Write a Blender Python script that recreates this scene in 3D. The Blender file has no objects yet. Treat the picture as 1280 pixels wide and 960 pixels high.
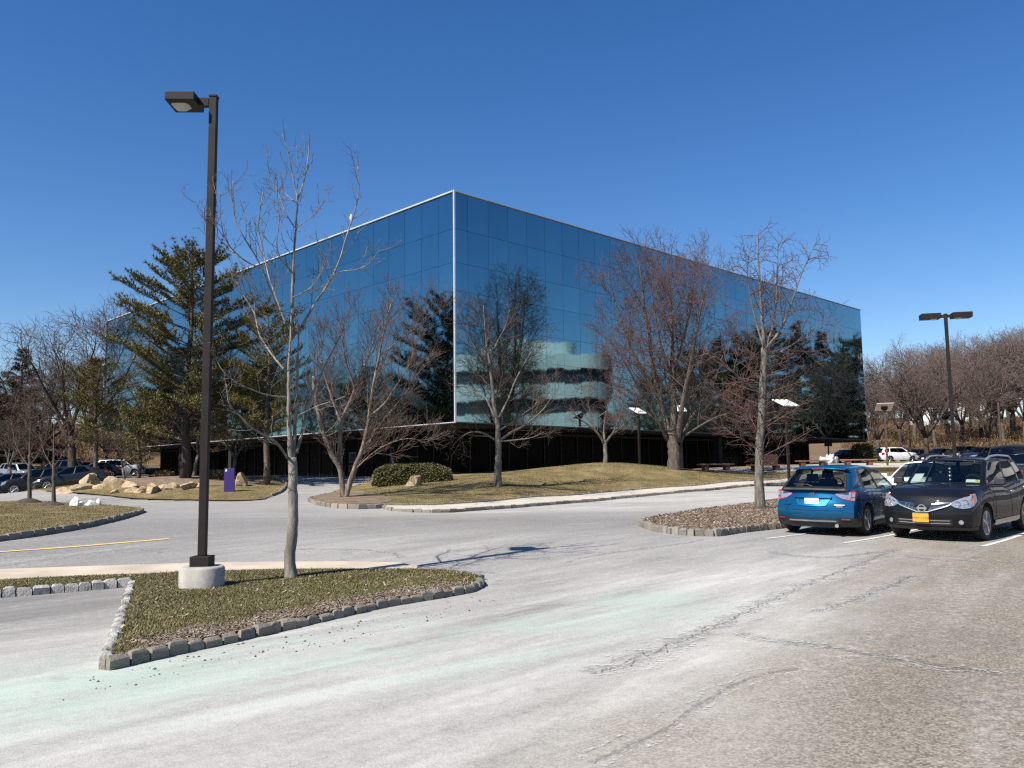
import bpy, bmesh, math, random
import numpy as np
from mathutils import Vector, Matrix, geometry, noise

R = math.radians
scene = bpy.context.scene
COL = scene.collection
PI = math.pi

# ------------------------------------------------------------------ camera
F_PX, PITCH, ROLL, EYE = 1060.36, 0.105, -0.0126, 1.5
cam_fwd = Vector((0, math.cos(PITCH), math.sin(PITCH)))
_zc = Vector((0, -math.sin(PITCH), math.cos(PITCH)))
_x = Vector((1, 0, 0))
cam_right = _x * math.cos(ROLL) + _zc * math.sin(ROLL)
cam_up = -_x * math.sin(ROLL) + _zc * math.cos(ROLL)
cd = bpy.data.cameras.new('camera')
cd.sensor_width = 36.0
cd.lens = F_PX / 1280 * 36.0
cd.clip_end = 3000
cam = bpy.data.objects.new('camera', cd)
COL.objects.link(cam)
m = Matrix((cam_right, cam_up, -cam_fwd)).transposed().to_4x4()
m.translation = (0, 0, EYE)
cam.matrix_world = m
scene.camera = cam


def ray(px, py):
    d = cam_fwd + cam_right * ((px - 640) / F_PX) - cam_up * ((py - 480) / F_PX)
    return d / d.y          # y component 1


def P3(px, py, Y):
    d = ray(px, py)
    return Vector((d.x * Y, Y, EYE + d.z * Y))


# ------------------------------------------------------------------ terrain
CTRL = [(-15, 0, 0), (-5, 0, 0), (5, 0, 0), (15, 0, 0), (-15, 10, 0), (-5, 10, 0), (4, 10, 0), (-15, 18, .2), (-6, 17, .2), (1, 16, .2), (-2, 21, .22),
        (7.2, 18, .09), (9.7, 17.5, .06), (11.7, 19.5, .13), (16, 23, .22), (12, 27, .28), (-4, 26, .24), (2, 29, .22), (8, 27.5, .16),
        (-3.05, 34, -0.031), (-0.69, 36.5, -0.013), (2.24, 39.5, 0.059), (5.61, 42.5, 0.199), (9.44, 45.5, 0.394), (16.28, 51.5, 0.631), (-3.27, 36.5, 0.123), (-0.74, 39, 0.186), (2.38, 42, 0.292), (5.94, 45, 0.448), (9.96, 48, 0.611), (17.07, 54, 0.875), (-7.8, 38, .40), (-.7, 42.5, .84), (-5.5, 43, .75), (5.9, 53.5, 1.95), (10.05, 52.5, 1.48),
        (8, 60, 1.4), (1.5, 53, 1.6), (15, 58, 1.40), (22, 60, 1.55), (26, 65, 1.75), (20, 55, 1.2), (30, 60, 1.35), (-11, 44, .38),
        (-10, 55, 1.2), (-9.3, 50, .8), (-16, 48, .70), (-20, 45, .36), (-20, 52, 1.42), (-26, 54, 1.25), (-15, 54, 1.2), (-24, 66, 1.3),
        (-40, 85, 1.8), (-33, 58, .52), (-40, 56, .45), (-45, 65, .8), (-38, 78, 1.5), (-20, 38, .25), (-22, 30, .22), (-30, 44, .3),
        (-15, 35, .25), (-60, 110, 6), (-40, 125, 6), (-90, 100, 8), (-100, 60, 3), (-60, 40, .5), (50, 110, 2.4), (42, 100, 2.3),
        (62, 105, 2.4), (74, 130, 5.2), (95, 150, 7.5), (48, 130, 3.6), (30, 130, 3), (100, 90, 4), (60, 60, 1.8), (40, 70, 1.8), (46, 84, 2.0),
        (20, 34, .5), (17, 30, .35), (35, 45, .9), (30, 30, .55), (60, 30, .8), (60, -30, 0), (-60, -30, 0), (0, -40, 0), (-60, 0, 0),
        (60, 0, .3), (0, 120, 2.5), (0, 170, 6), (-70, 180, 12), (75, 190, 10.5), (50, 190, 8.5), (100, 190, 11), (85, 240, 16), (130, 170, 10), (160, 60, 6), (-160, 80, 8),
        (-150, -40, 1), (150, -40, 1), (0, -150, 0)]
for k in range(14):
    a = 2 * PI * k / 14
    CTRL.append((420 * math.sin(a), 420 * math.cos(a), 10 + 8 * math.cos(a)))
_cx = np.array(CTRL, float)


def _tps(r2):
    return np.where(r2 > 1e-9, r2 * np.log(np.maximum(r2, 1e-9)), 0)


_n = len(_cx)
_d2 = ((_cx[:, None, :2] - _cx[None, :, :2]) ** 2).sum(2)
_A = np.zeros((_n + 3, _n + 3))
_A[:_n, :_n] = _tps(_d2) + np.eye(_n) * .3
_A[:_n, _n] = 1
_A[:_n, _n + 1:] = _cx[:, :2]
_A[_n, :_n] = 1
_A[_n + 1:, :_n] = _cx[:, :2].T
_w = np.linalg.solve(_A, np.concatenate([_cx[:, 2], np.zeros(3)]))


def _ss(a, b, t):
    t = np.clip((t - a) / (b - a), 0, 1)
    return t * t * (3 - 2 * t)


def heights(xy):
    xy = np.atleast_2d(np.asarray(xy, float))
    out = np.zeros(len(xy))
    for i in range(0, len(xy), 4000):
        q = xy[i:i + 4000]
        d2 = ((q[:, None, :] - _cx[None, :, :2]) ** 2).sum(2)
        out[i:i + 4000] = _tps(d2) @ _w[:_n] + _w[_n] + q @ _w[_n + 1:]
    out = np.clip(out, -.5, 30) * _ss(9, 17, xy[:, 1])
    return out


def H(x, y):
    return float(heights([(x, y)])[0])


def at(px, Y):
    """ground point in pixel column px at depth Y"""
    d = ray(px, 590)
    x = d.x * Y
    return Vector((x, Y, H(x, Y)))


def G(px, py, off=0.0):
    """ground point seen at a pixel (near ground only)"""
    d = ray(px, py)
    z = off
    for _ in range(25):
        Y = (z - EYE) / d.z
        z = .5 * z + .5 * (H(d.x * Y, Y) + off)
    return (d.x * Y, Y)


# ------------------------------------------------------------------ objects
def tag(o, label=None, cat=None, group=None, kind=None):
    if label: o['label'] = label
    if cat: o['category'] = cat
    if group: o['group'] = group
    if kind: o['kind'] = kind
    return o


def empty(name, loc=(0, 0, 0), rz=0.0):
    o = bpy.data.objects.new(name, None)
    o.empty_display_size = .3
    COL.objects.link(o)
    o.location = loc
    o.rotation_euler = (0, 0, rz)
    return o


class MB:
    """collects geometry, built as one mesh object"""
    def __init__(self):
        self.v, self.f, self.mi = [], [], []

    def add(self, vs, fs, mi=0):
        b = len(self.v)
        self.v.extend([tuple(p) for p in vs])
        self.f.extend([tuple(i + b for i in f) for f in fs])
        self.mi.extend([mi] * len(fs))

    def box(self, c, s, rz=0.0, mi=0, taper=1.0):
        hx, hy, hz = s[0] / 2, s[1] / 2, s[2] / 2
        ca, sa = math.cos(rz), math.sin(rz)
        vs = []
        for z, t in ((-hz, 1.0), (hz, taper)):
            for x, y in ((-hx, -hy), (hx, -hy), (hx, hy), (-hx, hy)):
                x, y = x * t, y * t
                vs.append((c[0] + x * ca - y * sa, c[1] + x * sa + y * ca, c[2] + z))
        self.add(vs, [(3, 2, 1, 0), (4, 5, 6, 7), (0, 1, 5, 4), (1, 2, 6, 5), (2, 3, 7, 6), (3, 0, 4, 7)], mi)

    def hexa(self, p, mi=0):
        """eight corners: bottom loop then top loop"""
        self.add(p, [(3, 2, 1, 0), (4, 5, 6, 7), (0, 1, 5, 4), (1, 2, 6, 5), (2, 3, 7, 6), (3, 0, 4, 7)], mi)

    def tube(self, pts, r0, r1=None, sides=6, mi=0, cap=True):
        if r1 is None: r1 = r0
        n = len(pts)
        vs, fs = [], []
        for i, p in enumerate(pts):
            a = pts[max(0, i - 1)]
            b = pts[min(n - 1, i + 1)]
            t = (b[0] - a[0], b[1] - a[1], b[2] - a[2])
            L = math.sqrt(t[0] ** 2 + t[1] ** 2 + t[2] ** 2) or 1e-9
            tx, ty, tz = t[0] / L, t[1] / L, t[2] / L
            if abs(tz) < .85: ux, uy, uz = -ty, tx, 0.0
            else: ux, uy, uz = 0.0, -tz, ty
            L = math.sqrt(ux * ux + uy * uy + uz * uz) or 1e-9
            ux, uy, uz = ux / L, uy / L, uz / L
            wx, wy, wz = ty * uz - tz * uy, tz * ux - tx * uz, tx * uy - ty * ux
            r = r0 + (r1 - r0) * i / max(1, n - 1) if not isinstance(r0, (list, tuple)) else r0[i]
            for k in range(sides):
                c, s = CS[sides][k]
                vs.append((p[0] + r * (ux * c + wx * s), p[1] + r * (uy * c + wy * s), p[2] + r * (uz * c + wz * s)))
        for i in range(n - 1):
            for k in range(sides):
                k2 = (k + 1) % sides
                fs.append((i * sides + k, i * sides + k2, (i + 1) * sides + k2, (i + 1) * sides + k))
        if cap:
            fs.append(tuple(range((n - 1) * sides, n * sides)))
            fs.append(tuple(reversed(range(sides))))
        self.add(vs, fs, mi)

    def lathe(self, prof, c=(0, 0, 0), n=24, axis='z', mi=0, close=False):
        """prof: list of (r, h)"""
        vs, fs = [], []
        for (r, h) in prof:
            for k in range(n):
                a = 2 * PI * k / n
                if axis == 'z': vs.append((c[0] + r * math.cos(a), c[1] + r * math.sin(a), c[2] + h))
                else: vs.append((c[0] + r * math.cos(a), c[1] + h, c[2] + r * math.sin(a)))
        m_ = len(prof)
        for i in range(m_ - 1 if not close else m_):
            j = (i + 1) % m_
            for k in range(n):
                k2 = (k + 1) % n
                fs.append((i * n + k, i * n + k2, j * n + k2, j * n + k))
        if not close:
            fs.append(tuple(reversed(range(n))))
            fs.append(tuple(range((m_ - 1) * n, m_ * n)))
        self.add(vs, fs, mi)

    def prism(self, poly, thick, mi=0):
        """poly: 3-D outline, thick: vector"""
        n = len(poly)
        vs = [tuple(p) for p in poly] + [(p[0] + thick[0], p[1] + thick[1], p[2] + thick[2]) for p in poly]
        fs = [tuple(range(n)), tuple(reversed(range(n, 2 * n)))]
        for i in range(n):
            j = (i + 1) % n
            fs.append((i, i + n, j + n, j))
        self.add(vs, fs, mi)

    def grid(self, rows, mi=0, wrap=False):
        n = len(rows[0])
        vs = [p for r in rows for p in r]
        fs = []
        for i in range(len(rows) - 1):
            for k in range(n if wrap else n - 1):
                k2 = (k + 1) % n
                fs.append((i * n + k, i * n + k2, (i + 1) * n + k2, (i + 1) * n + k))
        self.add(vs, fs, mi)

    def build(self, name, mats, parent=None, smooth=None, bevel=0.0, fix=True):
        me = bpy.data.meshes.new(name)
        me.from_pydata(self.v, [], self.f)
        mats = mats if isinstance(mats, (list, tuple)) else [mats]
        for mt in mats: me.materials.append(mt)
        if len(mats) > 1:
            me.polygons.foreach_set('material_index', self.mi)
        if fix and len(self.f) < 6000:
            bm = bmesh.new()
            bm.from_mesh(me)
            bmesh.ops.recalc_face_normals(bm, faces=bm.faces)
            bm.to_mesh(me)
            bm.free()
        if smooth is not None:
            me.polygons.foreach_set('use_smooth', [True] * len(me.polygons))
            if smooth < 179: me.set_sharp_from_angle(angle=R(smooth))
        me.update()
        o = bpy.data.objects.new(name, me)
        COL.objects.link(o)
        if parent: o.parent = parent
        if bevel:
            b = o.modifiers.new('bevel', 'BEVEL')
            b.width = bevel
            b.segments = 2
            b.limit_method = 'ANGLE'
        return o


CS = {n: [(math.cos(2 * PI * k / n), math.sin(2 * PI * k / n)) for k in range(n)] for n in (3, 4, 5, 6, 8, 10, 12, 16)}


def copy_thing(o, parent=None):
    c = o.copy()
    COL.objects.link(c)
    if parent: c.parent = parent
    for ch in list(o.children): copy_thing(ch, c)
    return c


def interp(t, pts):
    if t <= pts[0][0]: return pts[0][1]
    for (a, va), (b, vb) in zip(pts, pts[1:]):
        if t <= b: return va + (vb - va) * (t - a) / (b - a)
    return pts[-1][1]


# ------------------------------------------------------------------ materials
class N:
    """small node-tree builder"""
    def __init__(self, name):
        self.m = bpy.data.materials.new(name)
        self.m.use_nodes = True
        self.t = self.m.node_tree
        self.t.nodes.clear()
        self.out = self.t.nodes.new('ShaderNodeOutputMaterial')

    def n(self, kind, **kw):
        nd = self.t.nodes.new('ShaderNode' + kind)
        for k, v in kw.items():
            if k in ('inp',):
                for kk, vv in v.items(): self.set(nd, kk, vv)
            else: setattr(nd, k, v)
        return nd

    def set(self, nd, key, val):
        s = nd.inputs[key]
        if hasattr(val, 'links') or isinstance(val, bpy.types.NodeSocket): self.t.links.new(val, s)
        else: s.default_value = val

    def obj(self, scale=(1, 1, 1), rot=(0, 0, 0)):
        tc = self.n('TexCoord')
        mp = self.n('Mapping', inp={'Vector': tc.outputs['Object'], 'Scale': scale, 'Rotation': rot})
        return mp.outputs[0]

    def noise(self, vec, scale, detail=4, rough=.55, dist=0.0):
        return self.n('TexNoise', inp={'Vector': vec, 'Scale': scale, 'Detail': detail, 'Roughness': rough, 'Distortion': dist}).outputs[0]

    def ramp(self, fac, stops, interp_='LINEAR'):
        r = self.n('ValToRGB', inp={'Fac': fac})
        cr = r.color_ramp
        cr.interpolation = interp_
        while len(cr.elements) < len(stops): cr.elements.new(.5)
        for e, (p, c) in zip(cr.elements, stops):
            e.position = p
            if not isinstance(c, (tuple, list)): c = (c, c, c)
            e.color = (c[0], c[1], c[2], 1)
        return r.outputs[0]

    def mix(self, fac, a, b, blend='MIX'):
        x = self.n('Mix', data_type='RGBA', blend_type=blend)
        self.set(x, 0, fac)
        for i, v in ((6, a), (7, b)):
            if isinstance(v, (tuple, list)): v = (v[0], v[1], v[2], 1)
            self.set(x, i, v)
        return x.outputs[2]

    def math(self, op, a, b=0.0, c=None, clamp=False):
        x = self.n('Math', operation=op, use_clamp=clamp)
        self.set(x, 0, a)
        self.set(x, 1, b)
        if c is not None: self.set(x, 2, c)
        return x.outputs[0]

    def bump(self, h, strength=.3, dist=.02):
        return self.n('Bump', inp={'Height': h, 'Strength': strength, 'Distance': dist}).outputs[0]

    def pbsdf(self, **kw):
        p = self.n('BsdfPrincipled')
        for k, v in kw.items():
            k = k.replace('_', ' ')
            if isinstance(v, tuple) and len(v) == 3 and k.endswith(('Color', 'Tint')): v = (*v, 1)
            self.set(p, k, v)
        return p

    def done(self, sh):
        self.t.links.new(sh.outputs[0] if hasattr(sh, 'outputs') else sh, self.out.inputs[0])
        return self.m


def pmat(name, base, rough=.6, var=.2, scale=6.0, metal=0.0, bump=0.0, bscale=None, coat=0.0, spec=.5, stretch=(1, 1, 1)):
    k = N(name)
    v = k.obj(stretch)
    nz = k.noise(v, scale, 5)
    lo = tuple(c * (1 - var) for c in base)
    hi = tuple(min(1, c * (1 + var)) for c in base)
    col = k.ramp(nz, [(.3, lo), (.7, hi)])
    p = k.pbsdf(Base_Color=col, Roughness=rough, Metallic=metal)
    k.set(p, 'Coat Weight', coat)
    k.set(p, 'Coat Roughness', .04)
    k.set(p, 'Specular IOR Level', spec)
    if bump:
        k.set(p, 'Normal', k.bump(k.noise(v, bscale or scale * 4, 4), bump, .02))
    return k.done(p)


M = {}
M['concrete'] = pmat('concrete', (.33, .31, .275), .85, .30, 4, bump=.2)
M['bronze'] = pmat('dark_bronze_paint', (.019, .0145, .013), .6, .25, 5, spec=.2)
M['lens'] = pmat('lamp_lens', (.42, .41, .37), .25, .15, 9)
M['white_panel'] = pmat('white_lamp_panel', (.80, .80, .79), .45, .04, 4)
M['grey_panel'] = pmat('grey_lamp_panel', (.42, .40, .37), .5, .05, 4)
M['rust_pole'] = pmat('brown_pole', (.07, .045, .035), .5, .2, 5)
M['purple'] = pmat('purple_sign_face', (.028, .009, .125), .55, .10, 5)
M['purple_side'] = pmat('purple_sign_side', (.02, .012, .08), .6, .10, 5)
M['sign_white'] = pmat('sign_white', (.75, .75, .76), .5, .05, 5)
M['redwood'] = pmat('red_wood', (.30, .135, .085), .7, .25, 2, stretch=(1, 8, 8), bump=.15)
M['redwood_dark'] = pmat('red_wood_leg', (.16, .07, .05), .75, .25, 4)
M['dark_glass'] = pmat('dark_base_glass', (.002, .0022, .003), .25, .3, 2, spec=.04)
M['dark_metal'] = pmat('dark_mullion', (.006, .006, .007), .6, .3, 4)
M['soffit'] = pmat('dark_soffit', (.012, .012, .012), .9, .2, 2)
M['trim'] = pmat('aluminium_trim', (.72, .73, .75), .35, .06, 2, metal=.55)
M['trim_dark'] = pmat('dark_trim', (.10, .11, .13), .5, .15, 2, metal=.4)  # darker copy of the trim; the right sill's shade is put into its colour
M['roofing'] = pmat('roof_membrane', (.25, .25, .25), .9, .1, 1)
M['white_wall'] = pmat('white_house_wall', (.72, .72, .70), .8, .06, 1)
M['house_roof'] = pmat('grey_shingle', (.16, .15, .15), .9, .2, 6)
M['window_dark'] = pmat('house_window', (.03, .035, .045), .12, .2, 3)
M['office_band'] = pmat('pale_concrete_band', (.60, .60, .57), .8, .08, .6)
M['tyre'] = pmat('tyre_rubber', (.014, .014, .015), .85, .2, 12)
M['rim_silver'] = pmat('rim_silver', (.50, .50, .51), .28, .06, 6, metal=.8)
M['rim_dark'] = pmat('rim_dark', (.06, .06, .065), .3, .1, 6, metal=.6)
M['plastic'] = pmat('black_plastic', (.016, .016, .017), .55, .15, 10)
M['cabin'] = pmat('cabin_trim', (.028, .027, .027), .8, .2, 8)
M['seat'] = pmat('seat_fabric', (.05, .05, .052), .9, .2, 12)
M['seat_light'] = pmat('pale_seat_fabric', (.16, .15, .14), .9, .15, 12)
M['chrome'] = pmat('chrome', (.78, .78, .79), .10, .03, 5, metal=1.0)
M['satin'] = pmat('satin_silver', (.50, .50, .51), .32, .05, 5, metal=.7)
M['red_lens'] = pmat('red_lens', (.32, .010, .012), .12, .15, 14, coat=.8)
M['clear_lens'] = pmat('clear_lens', (.42, .42, .43), .10, .3, 26, metal=.6, coat=.8)
M['amber_lens'] = pmat('amber_lens', (.55, .12, .04), .15, .15, 14, coat=.6)
M['plate_white'] = pmat('plate_white', (.72, .73, .74), .45, .04, 10)
M['plate_orange'] = pmat('plate_orange', (.78, .30, .015), .45, .05, 10)
M['plate_ink'] = pmat('plate_ink', (.05, .05, .12), .5, .05, 10)
M['paper'] = pmat('paper', (.72, .78, .70), .7, .05, 8)
M['paper_yellow'] = pmat('paper_yellow', (.60, .55, .22), .7, .05, 8)
M['camera_white'] = pmat('white_camera_body', (.82, .82, .82), .5, .03, 8)  # plain white body colour of the roof camera, emits nothing
M['road_yellow'] = pmat('faded_yellow_paint', (.66, .44, .15), .8, .25, 18)
M['stone_white'] = pmat('white_quartz', (.58, .56, .53), .8, .12, 5, bump=.5)


def paint(name, base, metal=.45, rough=.3):
    k = N(name)
    fl = k.noise(k.obj((1, 1, 1)), 900, 2)
    dust = k.noise(k.obj((1, 1, 1)), 3, 5)
    col = k.mix(k.math('MULTIPLY', dust, .02), k.mix(k.math('MULTIPLY', fl, .25), base, tuple(min(1, c * 1.5) for c in base)), (.3, .29, .27))
    p = k.pbsdf(Base_Color=col, Roughness=rough, Metallic=metal)
    k.set(p, 'Specular IOR Level', .12)
    k.set(p, 'Coat Weight', .55 if base[2] > .1 else .5)
    k.set(p, 'Coat Roughness', .03)
    if base[2] < .02: k.set(p, 'Coat IOR', 1.42)
    return k.done(p)


M['p_blue'] = paint('blue_paint', (.002, .075, .175), .55, .3)
M['p_black'] = paint('dark_navy_paint', (.003, .0036, .0065), .1, .5)
M['p_jet'] = paint('black_paint', (.005, .005, .006), .1, .5)
M['p_white'] = paint('white_paint', (.74, .74, .73), 0.0, .35)
M['p_grey'] = paint('slate_grey_paint', (.022, .027, .032), .5, .3)
M['p_silver'] = paint('silver_paint', (.42, .43, .44), .7, .3)
M['p_red'] = paint('dark_red_paint', (.10, .012, .012), .3, .3)
M['p_green'] = paint('dark_green_grey_paint', (.022, .030, .030), .5, .3)
M['p_navy'] = paint('midnight_blue_paint', (.012, .02, .05), .5, .3)


def car_glass(name, tint):
    k = N(name)
    nz = k.noise(k.obj(), 2.5, 3)
    tcol = k.mix(nz, tuple(c * .9 for c in tint), tint)
    tr = k.n('BsdfTransparent', inp={'Color': tcol})
    gl = k.n('BsdfGlossy', inp={'Color': (1, 1, 1, 1), 'Roughness': .015})
    fr0 = k.n('Fresnel', inp={'IOR': 1.52})
    bf = k.n('NewGeometry').outputs['Backfacing']
    fr = k.n('Math', operation='MULTIPLY')
    k.set(fr, 0, fr0.outputs[0])
    k.set(fr, 1, k.math('SUBTRACT', 1.0, bf))
    mx = k.n('MixShader')
    k.t.links.new(fr.outputs[0], mx.inputs[0])
    k.t.links.new(tr.outputs[0], mx.inputs[1])
    k.t.links.new(gl.outputs[0], mx.inputs[2])
    return k.done(mx)


M['glass_clear'] = car_glass('car_glass', (.62, .68, .66))
M['glass_tint'] = car_glass('tinted_car_glass', (.10, .11, .12))
M['glass_half'] = car_glass('lightly_tinted_car_glass', (.40, .44, .44))


def facade_glass():
    k = N('mirror_glass')
    v = k.obj()
    w = k.noise(v, .9, 2, .5)
    w2 = k.noise(v, .22, 2, .5)
    dirt = k.noise(k.obj((1, 1, .25)), 1.1, 6, .6)
    col = k.mix(dirt, (.172, .305, .35), (.21, .35, .395))
    rn = k.math('ADD', k.n('ObjectInfo').outputs['Random'], k.n('NewGeometry').outputs['Random Per Island'])
    rn = k.math('FRACT', rn)
    col = k.mix(k.math('MULTIPLY', rn, .22), col, (.11, .20, .24))
    h = k.math('ADD', k.math('MULTIPLY', w, .35), w2)
    p = k.pbsdf(Base_Color=col, Roughness=.035, Metallic=1.0, Normal=k.bump(h, .16, .05))
    return k.done(p)


M['joint'] = pmat('panel_joint', (.032, .055, .08), .5, .1, 3)
M['mirror'] = facade_glass()


def asphalt():
    """weathered lot: grey binder, buff aggregate showing through, white salt wash, green de-icer stain by the island"""
    k = N('weathered_asphalt')
    v = k.obj()
    tc = k.n('TexCoord')
    sep = k.n('SeparateXYZ', inp={'Vector': tc.outputs['Object']})
    X, Y = sep.outputs[0], sep.outputs[1]

    def along(ang, L, wd):
        mp = k.n('Mapping', vector_type='TEXTURE', inp={'Vector': tc.outputs['Object'], 'Scale': (L, wd, 1), 'Rotation': (0, 0, R(ang))})
        return mp.outputs[0]
    mul = lambda a, b, c=False: k.math('MULTIPLY', a, b, clamp=c)
    add = lambda a, b: k.math('ADD', a, b)
    sub_ = lambda a, b: k.math('SUBTRACT', a, b)

    def sm(val, a, b):
        mr = k.n('MapRange', interpolation_type='SMOOTHSTEP')
        k.set(mr, 0, val)
        k.set(mr, 1, a)
        k.set(mr, 2, b)
        return mr.outputs[0]
    wob = k.noise(v, .55, 6, .62)
    wob2 = k.noise(v, .17, 4, .6)
    st = k.noise(along(56, 5.5, .8), 1.0, 7, .62, .3)       # wheel-track streaks along the lane
    st2 = k.noise(along(44, 4.0, .45), 1.0, 7, .65, .4)
    st3 = k.noise(along(8, 7.0, .9), 1.0, 7, .62, .3)       # along the entrance road
    fine = k.noise(v, 75, 3, .85)
    mid = k.noise(v, 9, 6, .75)
    ag = k.n('TexVoronoi', inp={'Vector': v, 'Scale': 68.0}).outputs['Color']
    agv = k.n('SeparateColor', inp={0: ag}).outputs[0]
    big = k.noise(v, .4, 5, .6)
    # distance to the seam that splits the salted lane from the worn lot
    d = sub_(sub_(X, mul(sub_(Y, 4.4), .575)), .25)
    d = add(d, add(mul(sub_(wob, .5), 2.2), mul(sub_(wob2, .5), 3.0)))
    grey = k.mix(agv, (.15, .144, .138), (.265, .253, .243))
    buff = k.ramp(agv, [(0, (.055, .044, .029)), (.3, (.13, .103, .069)), (.7, (.20, .162, .11)), (.88, (.31, .26, .18)), (1, (.48, .42, .32))])
    buff2 = k.mix(agv, (.12, .105, .085), (.31, .272, .22))
    lot = k.mix(sm(d, .6, 6.0), buff2, buff)
    base = k.mix(mul(sm(d, -1.6, .6), sm(Y, 30, 19)), grey, lot)
    base = k.mix(mul(sm(big, .46, .70), .32), base, (.115, .107, .098))
    base = k.mix(mul(sm(mid, .50, .72), .28), base, (.29, .28, .265))
    # salt wash
    lane = mul(mul(sm(d, 1.9, -.9), sm(X, -9.0, -4.0)), sm(Y, 24, 15))
    bay = sm(sub_(Y, mul(X, .62)), 12.6, 10.2)
    base = k.mix(mul(mul(sub_(1.0, bay), sm(Y, 12.5, 11)), mul(sm(X, -1.0, -3.5), .7)), base, (.105, .098, .096))
    lane = mul(lane, add(.45, mul(bay, .55)))
    far = mul(mul(sm(Y, 21, 33), add(.42, mul(sm(X, -12, 3), .58))), .85)
    streak = add(mul(st, .9), mul(st2, .7))
    w1 = mul(lane, add(-.86, mul(streak, 1.88)))
    w2 = mul(far, add(-.55, mul(add(st3, mul(st2, .5)), 1.55)))
    w3 = mul(mul(sm(d, 5.5, .4), sm(Y, 26, 14)), mul(sm(add(mul(st, .5), mul(mid, .5)), .44, .68), .55))
    wash = k.math('MAXIMUM', k.math('MAXIMUM', w1, w2), w3)
    wash = add(wash, mul(mul(sm(st2, .56, .72), sm(d, 3.0, -1)), .18))
    wash = mul(wash, add(-.45, add(mul(fine, 1.7), mul(mid, 1.15))), True)
    base = k.mix(mul(wash, .86), base, (.53, .515, .475))
    # green de-icer along the island kerb
    gd = sub_(add(Y, mul(X, -.62)), 8.9)
    gm = mul(sm(gd, 1.9, -.1), sm(gd, -3.0, -.9))
    gm = mul(gm, mul(sm(X, -7.0, -4.5), sm(X, 3.4, 1.4)))
    gm = mul(gm, sm(add(mul(st2, .6), mul(wob, .5)), .44, .70))
    base = k.mix(mul(gm, .60), base, (.34, .47, .39))
    # dried slush flecks, oil and grime spots
    fl = k.noise(along(50, 1.6, .8), 5.5, 9, .75, .6)
    base = k.mix(mul(sm(fl, .64, .70), .5), base, (.60, .59, .57))
    dk = k.noise(v, 1.3, 8, .72, .4)
    base = k.mix(mul(sm(dk, .59, .74), .38), base, (.075, .070, .064))
    ol = k.noise(v, 2.7, 3, .5)
    base = k.mix(mul(mul(sm(ol, .68, .76), sm(Y, 9, 14)), .45), base, (.05, .047, .045))
    hb = add(mul(agv, .6), fine)
    p = k.pbsdf(Base_Color=base, Roughness=.9, Normal=k.bump(hb, .55, .008))
    k.set(p, 'Specular IOR Level', .25)
    return k.done(p)


M['asphalt'] = asphalt()
M['asphalt_far'] = pmat('grey_asphalt', (.17, .168, .165), .9, .25, 2, bump=.2)


def grass_ground(name, c1, c2, c3, s=.8):
    k = N(name)
    v = k.obj()
    a = k.noise(v, s, 6, .65)
    b = k.noise(v, s * 14, 5, .7)
    f = k.noise(v, 60, 3, .7)
    col = k.ramp(k.math('ADD', k.math('MULTIPLY', a, .62), k.math('MULTIPLY', b, .38)), [(.36, c1), (.5, c2), (.64, c3)])
    col = k.mix(k.math('MULTIPLY', f, .55), col, tuple(c * .45 for c in c2))
    p = k.pbsdf(Base_Color=col, Roughness=.95, Normal=k.bump(k.math('ADD', f, b), .8, .03))
    k.set(p, 'Specular IOR Level', .15)
    return k.done(p)


M['lawn'] = grass_ground('dormant_lawn', (.095, .095, .033), (.22, .17, .082), (.36, .265, .14))
M['lawn_green'] = grass_ground('greening_lawn', (.068, .070, .025), (.125, .112, .046), (.23, .18, .09), 1.1)
M['mulch'] = grass_ground('bark_mulch', (.13, .092, .066), (.22, .165, .118), (.34, .27, .20), 2.0)
M['litter'] = grass_ground('leaf_litter', (.075, .055, .038), (.15, .11, .072), (.30, .24, .17), 1.6)
M['hill'] = grass_ground('brown_hillside', (.11, .072, .041), (.17, .117, .068), (.25, .18, .11), .12)
M['walk'] = pmat('sandy_concrete', (.44, .37, .285), .9, .18, 1.3, bump=.3)
M['plaza'] = pmat('pale_paving', (.45, .41, .345), .85, .10, 1.0)
M['white_paint'] = pmat('worn_white_paint', (.52, .52, .50), .8, .35, 16)


def kerb_mat():
    k = N('granite_kerb')
    v = k.obj()
    ge = k.n('NewGeometry')
    rnd = ge.outputs['Random Per Island']
    a = k.noise(v, 9, 6, .65)
    col = k.mix(rnd, (.075, .066, .056), (.20, .172, .135))
    col = k.mix(k.math('MULTIPLY', a, .7), col, (.33, .30, .25))
    p = k.pbsdf(Base_Color=col, Roughness=.9, Normal=k.bump(k.noise(v, 22, 6, .7), .9, .03))
    return k.done(p)


M['kerb'] = kerb_mat()
M['kerb_pale'] = pmat('salted_kerb', (.34, .325, .30), .9, .35, 9, bump=.8)


def rock_mat():
    k = N('buff_boulder')
    v = k.obj()
    a = k.noise(v, 1.6, 7, .65, .6)
    b = k.noise(v, 7, 6, .7)
    col = k.ramp(a, [(.3, (.30, .20, .105)), (.5, (.52, .39, .235)), (.68, (.66, .55, .38))])
    col = k.mix(k.math('MULTIPLY', b, .35), col, (.15, .12, .09))
    p = k.pbsdf(Base_Color=col, Roughness=.9, Normal=k.bump(k.math('ADD', b, k.math('MULTIPLY', k.noise(v, 24, 6, .75), .6)), 1.0, .09))
    return k.done(p)


M['rock'] = rock_mat()


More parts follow.
